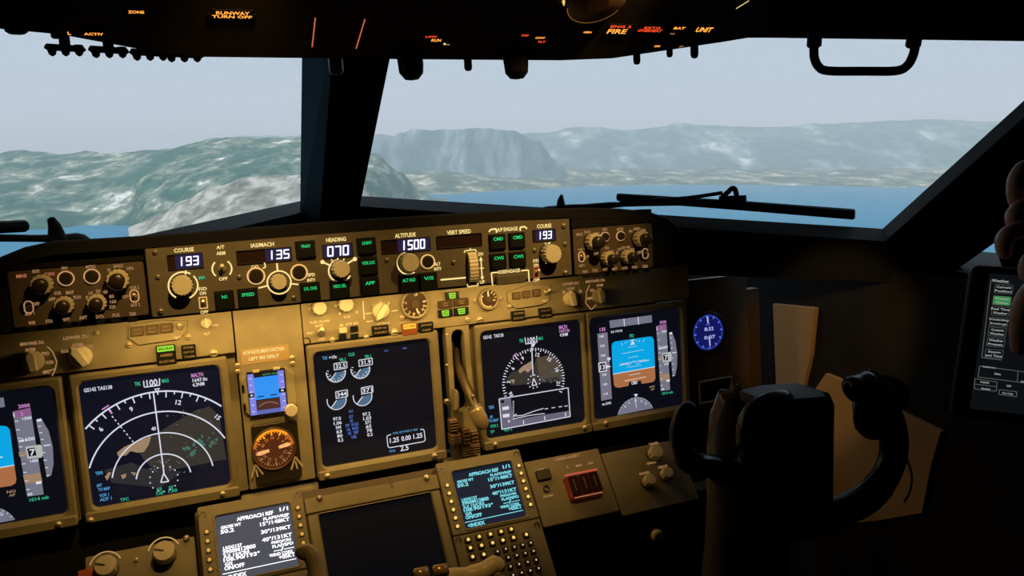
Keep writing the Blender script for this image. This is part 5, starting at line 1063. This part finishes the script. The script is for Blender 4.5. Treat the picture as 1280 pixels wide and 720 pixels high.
b = MB(); tube(b, [V5(-200, 294), V5(31, 282.5), V5(33.5, 282.5)], [(7.5 * q, 7.5 * q), (7 * q, 7.5 * q), (5 * q, 6 * q)], RUBBER, 8, False); b.build('blade', t, M=Matrix(), org=tuple(V5(0, 284)))
b = MB(); tube(b, smooth_path([V5(-120, 297, -.04), V5(0, 297.5, -.04), V5(60, 298, -.04), V5(95, 297, -.04), V5(116, 302, -.04)], 3), [4.5 * q] * 6 + [5 * q] * 3 + [6.5 * q] * 2 + [3 * q] * 2, RUBBER, 8); b.build('arm', t, M=Matrix(), org=tuple(V5(60, 297, -.04)))
b = MB(); tube(b, [V5(72, 300, -.04), V5(70, 290, -.04), V5(68, 282, -.04), V5(64, 274.5, -.04)], [11 * q, 9.5 * q, 7.5 * q, 5 * q], RUBBER, 10); b.build('pivot', t, M=Matrix(), org=tuple(V5(69, 288, -.04)))

# grab handle
t = empty('grab_handle', Matrix.Translation(onw(WSR, 1080, 45, .02))); tag(t, 'black U-shaped grab handle hanging at the top of the right front window', 'handle')
G = lambda x, y, n=.05: onw(WSR, x, y, n); q = mpp(G(1080, 70)); b = MB()
tube(b, smooth_path([G(1018, 44), G(1017.5, 60), G(1018, 72), G(1023, 83), G(1035, 88.5), G(1080, 89), G(1120, 88.5), G(1134, 82), G(1141, 70), G(1144, 58), G(1147, 44)], 4), 5.6 * q, OVK, 14); b.build('bar', t, M=Matrix(), org=tuple(G(1080, 85)))
for x0, x1 in ((1018.5, 1017.8), (1143.5, 1141.5)):
    b = MB(); tube(b, [G(x0 + 2, 30, .02), G(x0, 44, .05), G(x1 - .3, 57.5, .05), G(x1 - .3, 58.5, .05)], [(9 * q, 10.5 * q), (9 * q, 10.5 * q), (9 * q, 10.5 * q), (6 * q, 8 * q)], OVK, 8, False); b.build('mount', t, M=Matrix(), org=tuple(G(x0, 50)))

# ================================================================== YOKE
YY = -.42
t = empty('control_yoke', Matrix.Translation(at(1000, 570, YY))); tag(t, 'black control yoke silhouetted in front of the amber side wall', 'control yoke')
y_ = lambda x, y, Y=YY: at(x, y, Y); q = mpp(y_(1000, 570))
YF = Fr(y_(1000, 570), (1, 0, 0), (0, 0, 1)); b = MB(YF); p = [YF.px(*a) for a in ((957, 500), (985, 493.5), (1030, 490), (1038, 492), (1042, 502), (1041, 560), (1040, 640), (1034, 668), (985, 682), (955, 672), (948, 600))]
b.prism(p, -.05, .004, YOKE, ch=.006); b.build('hub', t, org=(0, 0, 0))
b = MB(); hp = [y_(1030, 648), y_(1058, 636), y_(1084, 622), y_(1104, 600), y_(1116, 572), y_(1117, 545), y_(1110, 520), y_(1100, 500), y_(1092, 488)]
tube(b, smooth_path(hp, 4), [(.018, .022)] * 4 + [(.017, .021)] * 8 + [(.015, .020)] * 8 + [(.016, .019)] * 12 + [(.017, .022)], YOKE, 20); b.build('right_grip', t, M=Matrix(), org=tuple(y_(1100, 570)))
b = MB(); tube(b, smooth_path([y_(1062, 488, YY - .01), y_(1075, 484, YY - .01), y_(1095, 486, YY - .01), y_(1115, 494, YY), y_(1126, 498, YY)], 4), [.010] + [.016] * 4 + [.020] * 4 + [.022] * 4 + [.017] * 3 + [.006], YOKE, 18)
tube(b, smooth_path([y_(1088, 500, YY - .01), y_(1080, 518, YY - .012), y_(1084, 536, YY - .01), y_(1096, 540, YY)], 3), [.017] * 3 + [.013] * 3 + [.011] * 3 + [.006], YOKE, 14); b.build('grip_head', t, M=Matrix(), org=tuple(y_(1090, 500)))
b = MB(); tube(b, [y_(1070, 482, YY - .028), y_(1070.5, 479, YY - .03)], [.007, .006], DKNOB, 12); tube(b, [y_(1090, 470, YY - .01), y_(1092, 464, YY - .01)], [.008, .006], YOKE, 12); b.build('trim_switch', t, M=Matrix(), org=tuple(y_(1072, 480, YY - .028)))
b = MB(); tube(b, smooth_path([y_(955, 620), y_(925, 598), y_(893, 584), y_(868, 580), y_(854, 565), y_(850, 540), y_(856, 520), y_(868, 512)], 4), [(.020, .018)] * 8 + [(.016, .014)] * 8 + [(.012, .012)] * 12 + [.008], YOKE, 18); b.build('left_grip', t, M=Matrix(), org=tuple(y_(880, 580)))
b = MB(); tube(b, smooth_path([y_(938, 560, YY - .02), y_(938, 535, YY - .02), y_(948, 515, YY - .02), y_(966, 505, YY - .02), y_(985, 503, YY - .02)], 4), [.010] + [.016] * 15 + [.012], YOKE, 18); tube(b, smooth_path([y_(935, 562, YY - .02), y_(955, 612, YY - .02), y_(968, 640, YY - .02)], 4), [.012] * 9, YOKE, 14); b.build('hub_collar', t, M=Matrix(), org=tuple(y_(950, 520)))
b = MB(); tube(b, smooth_path([y_(1128, 560, YY + .05), y_(1139, 590, YY + .05), y_(1138, 612, YY + .05), y_(1130, 628, YY + .05)], 5), .0016, YOKE, 8); b.build('cable', t, M=Matrix(), org=tuple(y_(1138, 600, YY + .05)))
t = empty('control_column', Matrix.Translation(Vector((y_(912, 600, -.34).x, -.30, 0)))); tag(t, 'thick grey column with a rounded top standing behind and left of the black yoke', 'control column')
b = MB(); c_ = y_(914, 560, -.345); tube(b, smooth_path([Vector((c_.x - .005, -.25, .0)), Vector((c_.x - .002, -.30, .45)), y_(911, 680, -.34), y_(914, 600, -.345), y_(915, 545, -.35), y_(919, 515, -.355), y_(926, 498, -.36), y_(931, 493, -.362)], 5), [.032] * 10 + [.031] * 10 + [.030] * 5 + [.028] * 5 + [.018] * 5 + [.004], COLUMN, 26); b.build('column_body', t, M=Matrix(), org=tuple(c_))
b = MB(); tube(b, [y_(925, 540, -.36), y_(985, 560, -.40)], [.024, .022], YOKE, 18); b.build('column_neck', t, M=Matrix(), org=tuple(y_(950, 550, -.38)))

# ================================================================== TABLET ON ITS BRACKET
th = R_(38)
TO = wk(1216, 334, .99); RL = R_(-5.5); U_ = Vector((math.cos(th), -math.sin(th), 0)); TF = Fr(TO, U_ * math.cos(RL) + Vector((0, 0, math.sin(RL))), Vector((0, 0, math.cos(RL))) - U_ * math.sin(RL))
t = empty('touch_tablet', TF.M); tag(t, 'black touch tablet with a column of menu buttons, one lit green, at the right edge', 'tablet')
vb_ = TF.px(1194, 520)[1]; Wt = .30
b = MB(TF); b.slab(-.001, vb_, Wt, .002, -.012, 0, BLACK, .008, .002); b.build('case', t, org=(.1, -.1, 0))
b = MB(TF); b.line((.0005, vb_ + .01), (.0005, -.01), .0007, .0003, mat('edge_glint', (.25, .22, .18), .3)); b.build('edge_glint_line', t, org=(-.0105, -.08, 0))  # pale line painted along the case edge as a glint
b = MB(TF); sx0 = TF.px(1225, 420)[0]; b.face([(sx0, vb_ + .012), (Wt - .012, vb_ + .012), (Wt - .012, -.006), (sx0, -.006)], .0004, mat('tablet_black_screen', (.004, .004, .004), .15, emit=(.004, .005, .006), es=1))
K = 3.79; X = lambda a: 1190 + a / K; Y = lambda a: 320 + a / K
u0c = TF.px(X(165), Y(300))[0]; u1c = TF.px(X(255), Y(300))[0]
def row(y, txt, fill=None):
    u, v = TF.px(X(222), Y(y)); h = 21 / K * TF.vs(X(222), Y(y)); w = 40 / K * TF.us(X(222), Y(y)) * 1.05
    uc2 = TF.px(X(222), Y(300))[0]
    if fill: b.face(rr(uc2 - w, v - h, uc2 + w, v + h, .002, 3), .0008, fill)
    for a in (((-w, -h), (w, -h)), ((w, -h), (w, h)), ((w, h), (-w, h)), ((-w, h), (-w, -h))): b.line((uc2 + a[0][0], v + a[0][1]), (uc2 + a[1][0], v + a[1][1]), .0005, .0010, E_TL)
    L_ = txt.split('|')
    for i, l in enumerate(L_): b.text(l, uc2, v + (.45 - .9 * i) * h * (1 if len(L_) > 1 else 0), h * .52, .0012, E_TW, w=w * .24 * len(l))
for i, (y, tx) in enumerate(((155, 'Current|Position'), (210, 'Weather|Themes'), (260, 'Real Time|Weather'), (312, 'Visibility|Settings'), (360, 'Custom|Weather'), (410, 'Weather|Presets'), (465, 'Season|and Time'))): row(y, tx, E_GRN2 if i == 1 else None)
b.T('Weather', X(228), Y(117), 3.2, E_TW, n=.0012, w=22)
for a in ((183, 118, 140, 480), (183, 118, 272, 130), (140, 480, 232, 492), (130, 520, 340, 548), (130, 520, 122, 572), (122, 572, 340, 600), (312, 545, 308, 595), (108, 580, 212, 596), (108, 580, 104, 628), (104, 628, 208, 640), (212, 596, 208, 640), (110, 606, 208, 618), (222, 632, 305, 642), (222, 655, 305, 665), (222, 632, 222, 655), (305, 642, 305, 665)): b.L(X(a[0]), Y(a[1]), X(a[2]), Y(a[3]), .9, E_TL, n=.001)
for tx, x, y, w in (('Visibility Now', 175, 527, 18), ('Instant', 155, 597, 11), ('Gradual', 158, 628, 11), ('10km', 215, 558, 8), ('OFF', 268, 615, 6), ('Clear Ceiling', 262, 651, 14), ('Wind', 335, 595, 6)): b.T(tx, X(x), Y(y), 2.6, E_TW, n=.0012, w=w)
b.P([(X(285), Y(365)), (X(297), Y(372)), (X(297), Y(395)), (X(283), Y(408)), (X(280), Y(395))], mat('tablet_blue', (.01,) * 3, .4, emit=(.04, .14, .30), es=.8), n=.001)
b.build('screen', t, org=(.1, -.1, 0))
b = MB(TF); tube(b, [(.15, -.10, -.012), (.15, -.10, -.05), (.26, -.12, -.16)], .012, OVK, 12); b.build('mounting_arm', t, org=(.15, -.1, -.03))

# ================================================================== HAND AT THE RIGHT EDGE
def skin_body(name, V, E, R, mt, parent=None, root=0, sub=2):
    me = bpy.data.meshes.new(name); me.from_pydata([tuple(v) for v in V], E, []); me.update()
    o = bpy.data.objects.new(name, me); COL.objects.link(o); md = o.modifiers.new('skin', 'SKIN'); md.use_smooth_shade = True
    if not me.skin_vertices: bm = bmesh.new(); bm.from_mesh(me); bm.verts.layers.skin.verify(); bm.to_mesh(me); bm.free()
    for i, sv in enumerate(me.skin_vertices[0].data):
        r = R[i]; sv.radius = (r, r) if not isinstance(r, tuple) else r; sv.use_root = (i == root)
    s = o.modifiers.new('sub', 'SUBSURF'); s.levels = sub; s.render_levels = sub
    bpy.context.view_layer.update(); dg = bpy.context.evaluated_depsgraph_get(); m2 = bpy.data.meshes.new_from_object(o.evaluated_get(dg))
    bpy.data.objects.remove(o); m2.materials.clear(); m2.materials.append(mt)
    for p in m2.polygons: p.use_smooth = True
    return m2
V = []; E = []; Rr = []
def addv(p, r, par=None):
    V.append(p); Rr.append(r); i = len(V) - 1
    if par is not None: E.append((par, i))
    return i
w0 = addv(wk(1450, 325, .86), (.028, .022)); w1 = addv(wk(1400, 300, .875), (.030, .021), w0)
f = addv(wk(1700, 560, .78), .042, w0)
def finger(pts, rs):
    k = addv(wk(*pts[0]), rs[0], w1); P_ = smooth_path([wk(*a) for a in pts], 2)[1:]
    for i, a in enumerate(P_):
        t_ = (i + 1) / 2; j = min(int(t_), len(rs) - 2); k = addv(a, rs[j] + (rs[j + 1] - rs[j]) * min(1, t_ - j), k)
for pts, rs in (([(1338, 238, .905), (1292, 206, .905), (1269, 226, .90), (1270, 262, .905)], [.0165, .0118, .0105, .0072]),
                ([(1332, 264, .895), (1288, 256, .89), (1266, 270, .885), (1272, 292, .89)], [.0165, .0115, .0102, .0072]),
                ([(1332, 290, .885), (1284, 284, .878), (1254, 298, .875), (1258, 324, .88)], [.0160, .0115, .0104, .0072]),
                ([(1338, 316, .875), (1304, 316, .868), (1283, 330, .865), (1284, 352, .868)], [.0150, .0102, .0092, .0066]),
                ([(1360, 338, .862), (1312, 350, .85), (1279, 382, .847), (1274, 444, .855)], [.0185, .0145, .0128, .0085])): finger(pts, rs)
m2 = skin_body('hand_mesh', V, E, Rr, SKIN, root=w1)
o = bpy.data.objects.new('person', m2); COL.objects.link(o); tag(o, 'bare hand with bent fingers reaching over the tablet from the right edge of the photo', 'person')
o.data.transform(Matrix.Translation(-V[0])); o.matrix_world = Matrix.Translation(V[0])

# ================================================================== CABIN SHELL
def boxo(name, x0, y0, z0, x1, y1, z1, mt=SHELL, label=None, kind='structure'):
    b = MB(); vs = [(x, y, z) for z in (z0, z1) for x, y in ((x0, y0), (x1, y0), (x1, y1), (x0, y1))]
    b.add(vs, [(3, 2, 1, 0), (4, 5, 6, 7), (0, 1, 5, 4), (1, 2, 6, 5), (2, 3, 7, 6), (3, 0, 4, 7)], mt); o = b.build(name, M=Matrix(), org=((x0 + x1) / 2, (y0 + y1) / 2, z0)); tag(o, label, kind=kind); return o
XR = 1.12
boxo('floor', -.75, -2.1, -.04, 1.45, .55, 0); boxo('ceiling', -.75, -2.1, 1.62, 1.45, .55, 1.66); boxo('wall_back', -.75, -2.14, 0, 1.45, -2.1, 1.62); boxo('wall_left', -.79, -2.1, 0, -.75, .55, 1.62)
boxo('wall_front', -.75, .50, 0, 1.3, .55, 1.06); boxo('wall_right', 1.41, -2.1, 0, 1.45, -.42, 1.62)
# curved lower side wall with the amber-lit liner
b = MB(); vs = [(XR, .5, 0), (XR, -2.1, 0), (XR, -2.1, .98), (XR, -.25, .98), (XR, .5, .98)]
b.add([(XR, .5, 0), (XR, -2.1, 0), (XR, -2.1, 1.045), (XR, .5, 1.045), (XR + .04, .5, 0), (XR + .04, -2.1, 0), (XR + .04, -2.1, 1.045), (XR + .04, .5, 1.045)], [(0, 1, 2, 3), (4, 5, 6, 7), (2, 3, 7, 6), (0, 4, 7, 3), (1, 5, 6, 2)], SHELL)
b.add([(XR, -2.1, 1.045), (XR, .5, 1.045), (1.41, .5, 1.045), (1.41, -2.1, 1.045)], [(0, 1, 2, 3)], SHELL); o = b.build('wall_right_lower', M=Matrix(), org=(XR, -.8, 0)); tag(o, kind='structure')
RW = Fr((XR, 0, .6), (0, -1, 0), (0, 0, 1))
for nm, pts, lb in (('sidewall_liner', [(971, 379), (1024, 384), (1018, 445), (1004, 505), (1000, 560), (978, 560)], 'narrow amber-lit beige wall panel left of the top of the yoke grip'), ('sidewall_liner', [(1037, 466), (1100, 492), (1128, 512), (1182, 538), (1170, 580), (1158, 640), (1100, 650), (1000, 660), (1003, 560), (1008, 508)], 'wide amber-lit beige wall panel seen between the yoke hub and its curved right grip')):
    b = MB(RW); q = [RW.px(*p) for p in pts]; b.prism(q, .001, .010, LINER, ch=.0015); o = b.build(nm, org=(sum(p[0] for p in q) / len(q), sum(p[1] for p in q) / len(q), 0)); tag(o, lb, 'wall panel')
b = MB(MIP); b.slab(.987, -.098, 1.024, .10, -.04, -.02, mat('side_panel_brown', (.06, .042, .03), .6), .002, .001); o = b.build('panel_side_post', org=(1.005, -.098, -.03)); tag(o, 'narrow dark brown upright strip between the clock panel and the amber wall', 'panel')
# lower dark knee panel with a pale knob, right of the pedestal
b = MB(); LF = Fr((.64, -.10, .60), (1, 0, 0), (0, 0, 1)); b = MB(LF); b.slab(-.14, -.60, .20, .10, -.03, 0, mat('knee_panel', (.02, .017, .014), .6), .004, .002); o = b.build('knee_panel', org=(0, -.60, 0)); tag(o, 'dark lower knee panel with one small pale knob, at the bottom right of the pedestal', 'panel')
uu, vv = LF.px(823, 671, .012); c = MB(LF); c.lathe(uu, vv, [(.010, 0), (.010, .010), (.0085, .013), (.004, .013)], mat('pale_knob', (.55, .48, .38), .45), 22); c.build('knob', o, org=(uu, vv, 0))

# ================================================================== OUTSIDE: lake, hills, mountains, sky
EU = (CU * math.cos(math.atan2(155, FPX)) - CF * math.sin(math.atan2(155, FPX))).normalized()   # the true vertical outside
EX = (CR - EU * CR.dot(EU)).normalized(); EY = EU.cross(EX).normalized()
EM = Matrix((EX, EY, EU)).transposed().to_4x4(); EM.translation = CAM
HA = 400.0
def hz(px): return (px - 640) / FPX
def interp(T, x):
    if x <= T[0][0]: return T[0][1]
    for (a, b_), (c_, d_) in zip(T, T[1:]):
        if x <= c_: t_ = (x - a) / (c_ - a); t_ = t_ * t_ * (3 - 2 * t_); return b_ + (d_ - b_) * t_
    return T[-1][1]
HOR = 205.0
def fbm(x, y, s, o=5, z=0): return noise.fractal(Vector((x / s, y / s, z)), 1.0, 2.1, o)
def ridged(x, y, s, z=0): return noise.ridged_multi_fractal(Vector((x / s, y / s, z)), .9, 2.1, 6, 1.0, 2.0)
def terrain(name, x0, x1, r0, r1, nx, ny, hf, mt, label):
    vs = []; fs = []
    for j in range(ny + 1):
        t_ = j / ny; r = r0 * (r1 / r0) ** t_
        for i in range(nx + 1):
            px = x0 + (x1 - x0) * i / nx; X_, Y_ = hz(px) * r, r
            vs.append((X_, Y_, hf(px, r, X_, Y_) - HA))
    for j in range(ny):
        for i in range(nx): a = j * (nx + 1) + i; fs.append((a, a + 1, a + nx + 2, a + nx + 1))
    me = bpy.data.meshes.new(name); me.from_pydata(vs, [], fs); me.materials.append(mt)
    for p in me.polygons: p.use_smooth = True
    o = bpy.data.objects.new(name, me); COL.objects.link(o); o.matrix_world = EM; tag(o, label, kind='structure'); return o
def landmat(name, veg, rock, pale, scale, thr=.5, mps=(1, .35, 1.6)):
    mt = bpy.data.materials.new(name); mt.use_nodes = True; nt = mt.node_tree; b = nt.nodes['Principled BSDF']; b.inputs['Roughness'].default_value = .95; b.inputs['Specular IOR Level'].default_value = .1
    tc = nt.nodes.new('ShaderNodeTexCoord'); N = nt.nodes.new
    n1 = N('ShaderNodeTexNoise'); n1.inputs['Scale'].default_value = 1 / scale; n1.inputs['Detail'].default_value = 8; n1.inputs['Roughness'].default_value = .65
    n2 = N('ShaderNodeTexNoise'); n2.inputs['Scale'].default_value = 4 / scale; n2.inputs['Detail'].default_value = 5
    mp = N('ShaderNodeMapping'); mp.inputs['Scale'].default_value = mps; mp.inputs['Rotation'].default_value = (0, .35 if mps[0] > 1.5 else 0, 0)
    nt.links.new(tc.outputs['Object'], mp.inputs['Vector']); nt.links.new(mp.outputs[0], n1.inputs['Vector']); nt.links.new(mp.outputs[0], n2.inputs['Vector'])
    r1 = N('ShaderNodeValToRGB'); r1.color_ramp.elements[0].position = thr - .05; r1.color_ramp.elements[1].position = thr + .07; r1.color_ramp.elements[0].color = (*veg, 1); r1.color_ramp.elements[1].color = (*rock, 1)
    e = r1.color_ramp.elements.new(thr + .16); e.color = (*pale, 1)
    mx = N('ShaderNodeMix'); mx.data_type = 'RGBA'; mx.blend_type = 'MULTIPLY'; mx.inputs['Factor'].default_value = .6
    r2 = N('ShaderNodeValToRGB'); r2.color_ramp.elements[0].position = .35; r2.color_ramp.elements[1].position = .65; r2.color_ramp.elements[0].color = (.45, .5, .5, 1); r2.color_ramp.elements[1].color = (1, 1, 1, 1)
    nt.links.new(n1.outputs['Fac'], r1.inputs['Fac']); nt.links.new(n2.outputs['Fac'], r2.inputs['Fac']); nt.links.new(r1.outputs['Color'], mx.inputs[6]); nt.links.new(r2.outputs['Color'], mx.inputs[7]); nt.links.new(mx.outputs[2], b.inputs['Base Color'])
    return mt
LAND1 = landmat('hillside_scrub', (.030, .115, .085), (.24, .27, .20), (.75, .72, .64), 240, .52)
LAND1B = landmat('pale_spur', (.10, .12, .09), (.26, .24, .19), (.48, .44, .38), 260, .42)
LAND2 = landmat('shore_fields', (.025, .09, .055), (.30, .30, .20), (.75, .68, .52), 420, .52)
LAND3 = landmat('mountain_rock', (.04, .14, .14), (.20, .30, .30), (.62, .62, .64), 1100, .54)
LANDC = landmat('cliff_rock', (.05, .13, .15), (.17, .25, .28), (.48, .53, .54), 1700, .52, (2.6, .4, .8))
# left hillside
S1 = [(-700, 4), (0, 10), (100, 16), (200, 24), (300, 29), (375, 31), (430, 26), (470, 14), (500, -10), (530, -40), (550, -70), (720, -90)]
shore1 = [(-700, 4800), (0, 4900), (60, 5050), (110, 5400), (160, 5350), (190, 4700), (225, 4150), (300, 3700), (375, 3500), (450, 3900), (480, 5200), (520, 8300)]
def h1(px, r, X_, Y_):
    rs = interp(shore1, px) * (1 + .02 * fbm(X_, Y_, 500)); Rr_ = 8500.0
    if r < rs: return -25 - (rs - r) * .05
    t_ = min(1.15, (r - rs) / (Rr_ - rs)); top = HA + Rr_ * (interp(S1, px) + 1.5 * noise.fractal(Vector((px / 30, 1, 0)), 1, 2, 3)) / FPX
    base = top * (t_ ** .8 if t_ < 1 else max(0, 1 - (t_ - 1) * 2)); return max(2, base + ridged(X_, Y_, 1500) * 60 * min(1, t_ * 3) - 70 * min(1, t_ * 3) + fbm(X_, Y_, 400) * 25 * min(1, t_ * 5))
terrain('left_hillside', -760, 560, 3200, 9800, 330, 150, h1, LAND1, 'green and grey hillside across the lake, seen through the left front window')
def hs(px, r, X_, Y_):   # nearer pale spur running down to the water on the left
    crest = interp([(140, -90), (175, -76), (200, -62), (230, -45), (270, -28), (308, -16), (374, -14), (440, -10), (480, -45), (520, -95)], px); Rr_ = 4900.0; top = max(-60, HA + Rr_ * crest / FPX)
    t_ = (r - 3450) / (Rr_ - 3450); s_ = max(0, t_) if t_ < 1 else max(0, 1 - (t_ - 1) * 1.3)
    return -30 + (top + 30) * s_ ** .9 + fbm(X_, Y_, 350) * 26 * s_
terrain('pale_spur', 160, 520, 3300, 6500, 160, 110, hs, LAND1B, 'pale grey-tan spur of the hillside beside the centre post')
# shore plain with fields and trees, right window
sh2 = [(380, 8500), (455, 9500), (550, 11000), (650, 12800), (760, 15500), (900, 16000), (1000, 15500), (1100, 14300), (1300, 13800), (1700, 13800)]
def h2(px, r, X_, Y_):
    rs = interp(sh2, px) * (1 + .015 * fbm(X_, Y_, 900))
    if r < rs: return -30
    t_ = (r - rs) / 7000; return 3 + min(1, (r - rs) / 5000) ** 1.0 * 250 + max(0, fbm(X_, Y_, 700)) * 55 * min(1, t_ * 6) + max(0, fbm(X_, Y_, 230, 3, 7)) * 22
terrain('shore_plain', 400, 1900, 7800, 25000, 400, 130, h2, LAND2, 'low green shore with fields and trees on the far side of the lake')
# cliff mountain
S3 = [(455, -45), (485, 28), (505, 38), (520, 42), (560, 42), (610, 43), (640, 40), (670, 28), (700, 0), (725, -45)]
def h3(px, r, X_, Y_):
    top = HA + 17500 * (interp(S3, px) + 1.6 * noise.fractal(Vector((px / 14, 9, 0)), 1, 2, 4)) / FPX; t_ = (r - 15500) / 2000; s_ = min(1, max(0, t_)) if t_ < 1.4 else max(0, 1 - (t_ - 1.4) * .7)
    g = ridged(X_, Y_ * .35, 1100, 3); return -40 + (top + 40) * s_ ** .75 + (g - 1.1) * 130 * min(1, s_ * 2) * (1 - .8 * max(0, s_ - .6) / .4)
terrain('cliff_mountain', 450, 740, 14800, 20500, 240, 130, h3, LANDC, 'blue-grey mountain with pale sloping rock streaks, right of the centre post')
S4 = [(380, 34), (440, 38), (470, 36), (520, 30), (600, 30), (680, 38), (720, 44), (790, 42), (850, 49), (900, 46), (960, 44), (1030, 50), (1100, 52), (1180, 54), (1260, 50), (1400, 46), (1900, 40)]
def h4(px, r, X_, Y_):
    top = HA + 26000 * (interp(S4, px) + 2.5 * noise.fractal(Vector((px / 35, 4, 0)), 1, 2, 4)) / FPX; t_ = (r - 20500) / 5500; s_ = min(1, max(0, t_)) if t_ < 1 else max(0, 1 - (t_ - 1) * .8)
    return -60 + (top + 60) * s_ ** .85 + (ridged(X_, Y_ * .5, 2600, 5) - 1.1) * 130 * min(1, s_ * 3) * (1 - .7 * max(0, s_ - .7) / .3)
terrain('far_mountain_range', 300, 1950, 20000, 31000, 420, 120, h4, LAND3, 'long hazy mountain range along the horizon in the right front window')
# lake
b = MB(); b.add([(-60000, 120, -HA), (60000, 120, -HA), (60000, 60000, -HA), (-60000, 60000, -HA)], [(0, 1, 2, 3)], mat('lake_water', (.0, .15, .25), .6, spec=.1))
me = b.build('lake', M=EM); tag(me, 'calm blue lake stretching below the mountains', kind='structure')
# haze over the land
hm = bpy.data.materials.new('valley_haze'); hm.use_nodes = True; nt = hm.node_tree; nt.nodes.clear(); o_ = nt.nodes.new('ShaderNodeOutputMaterial'); vsn = nt.nodes.new('ShaderNodeVolumeScatter'); vsn.inputs['Density'].default_value = HAZE_D; vsn.inputs['Color'].default_value = (.90, .95, 1, 1); vsn.inputs['Anisotropy'].default_value = 0
nt.links.new(vsn.outputs[0], o_.inputs['Volume'])
b = MB(); x_, y0_, y1_, z0_, z1_ = 40000, 60, 45000, -HA - 60, 1800
vs = [(x, y, z) for z in (z0_, z1_) for x, y in ((-x_, y0_), (x_, y0_), (x_, y1_), (-x_, y1_))]; b.add(vs, [(3, 2, 1, 0), (4, 5, 6, 7), (0, 1, 5, 4), (1, 2, 6, 5), (2, 3, 7, 6), (3, 0, 4, 7)], hm)
o = b.build('valley_haze', M=EM); tag(o, 'thin blue-white haze over the lake and mountains', kind='stuff')
# sky
wd = bpy.data.worlds.new('sky'); SC.world = wd; wd.use_nodes = True; nt = wd.node_tree; nt.nodes.clear(); N = nt.nodes.new
o_ = N('ShaderNodeOutputWorld'); bg = N('ShaderNodeBackground'); tc = N('ShaderNodeTexCoord'); dt = N('ShaderNodeVectorMath'); dt.operation = 'DOT_PRODUCT'; dt.inputs[1].default_value = tuple(EU)
nt.links.new(tc.outputs['Generated'], dt.inputs[0]); rp = N('ShaderNodeValToRGB'); mr = N('ShaderNodeMapRange'); mr.inputs['From Min'].default_value = -.1; mr.inputs['From Max'].default_value = .9
nz = N('ShaderNodeTexNoise'); nz.inputs['Scale'].default_value = 3.5; nz.inputs['Detail'].default_value = 4; mpn = N('ShaderNodeMapping'); mpn.inputs['Scale'].default_value = (1, 1, 6); mpn.inputs['Rotation'].default_value = (0, -R_(6), 0)
nt.links.new(tc.outputs['Generated'], mpn.inputs['Vector']); nt.links.new(mpn.outputs[0], nz.inputs['Vector'])
ma = N('ShaderNodeMath'); ma.operation = 'MULTIPLY_ADD'; ma.inputs[1].default_value = .05; nt.links.new(nz.outputs['Fac'], ma.inputs[0]); nt.links.new(dt.outputs['Value'], ma.inputs[2]); nt.links.new(ma.outputs[0], mr.inputs['Value'])
nt.links.new(mr.outputs[0], rp.inputs['Fac']); cr = rp.color_ramp
SKY = ((0, (.25, .36, .46)), (.22, (.36, .48, .60)), (.30, (.48, .58, .72)), (.36, (.60, .66, .82)), (.46, (.56, .67, .80)), (.6, (.54, .65, .78)), (1, (.48, .58, .69)))
SKY = tuple((p * .5, c) for p, c in SKY[:-1]) + ((.5, (.50, .60, .71)), (.62, (.95, 1.15, 1.34)), (1, (1.45, 1.75, 2.05)))
cr.elements[0].position = SKY[0][0]; cr.elements[0].color = (*SKY[0][1], 1); cr.elements[1].position = 1; cr.elements[1].color = (*SKY[-1][1], 1)
for p, c in SKY[1:-1]: e = cr.elements.new(p); e.color = (*c, 1)
nt.links.new(rp.outputs[0], bg.inputs['Color']); nt.links.new(bg.outputs[0], o_.inputs[0]); bg.inputs['Strength'].default_value = .94

# ================================================================== LIGHTS
def lamp(name, typ, loc, tgt, energy, col, **k):
    l = bpy.data.lights.new(name, typ); l.energy = energy; l.color = col
    for a, v_ in k.items(): setattr(l, a, v_)
    o = bpy.data.objects.new(name, l); COL.objects.link(o); o.location = loc; o.rotation_euler = (Vector(tgt) - Vector(loc)).to_track_quat('-Z', 'Y').to_euler(); return o
WARM = (1.0, .585, .165)
sd = (EX * -.7 + EY * -.55 + EU * .62)
lamp('sun', 'SUN', CAM + EU * 50, CAM + EU * 50 - sd, 1.8, (1, .96, .88), angle=R_(6))
# flood strip under the glareshield
lamp('glareshield_flood', 'AREA', (.270, -.066, 1.064), (.270, -.022, .90), .76, WARM, shape='RECTANGLE', size=.62, size_y=.012)
for lx in (.16, .57): lamp('overhead_map_light', 'SPOT', (lx, -.52, 1.50), (.10 if lx < .3 else .50, -.14, 1.12), 11.5, WARM, spot_size=R_(53), spot_blend=1.0, shadow_soft_size=.015)
lamp('pedestal_light', 'SPOT', (.27, -.62, 1.52), (.27, -.44, .72), 5.0, WARM, spot_size=R_(34), spot_blend=1.0, shadow_soft_size=.015)
lamp('side_wall_added_spot', 'SPOT', (.84, -.46, 1.18), (1.13, -.02, .87), 3.0, (1, .55, .16), spot_size=R_(36), spot_blend=.5, shadow_soft_size=.02)  # added spot hanging free, no fixture; warms the beige side wall
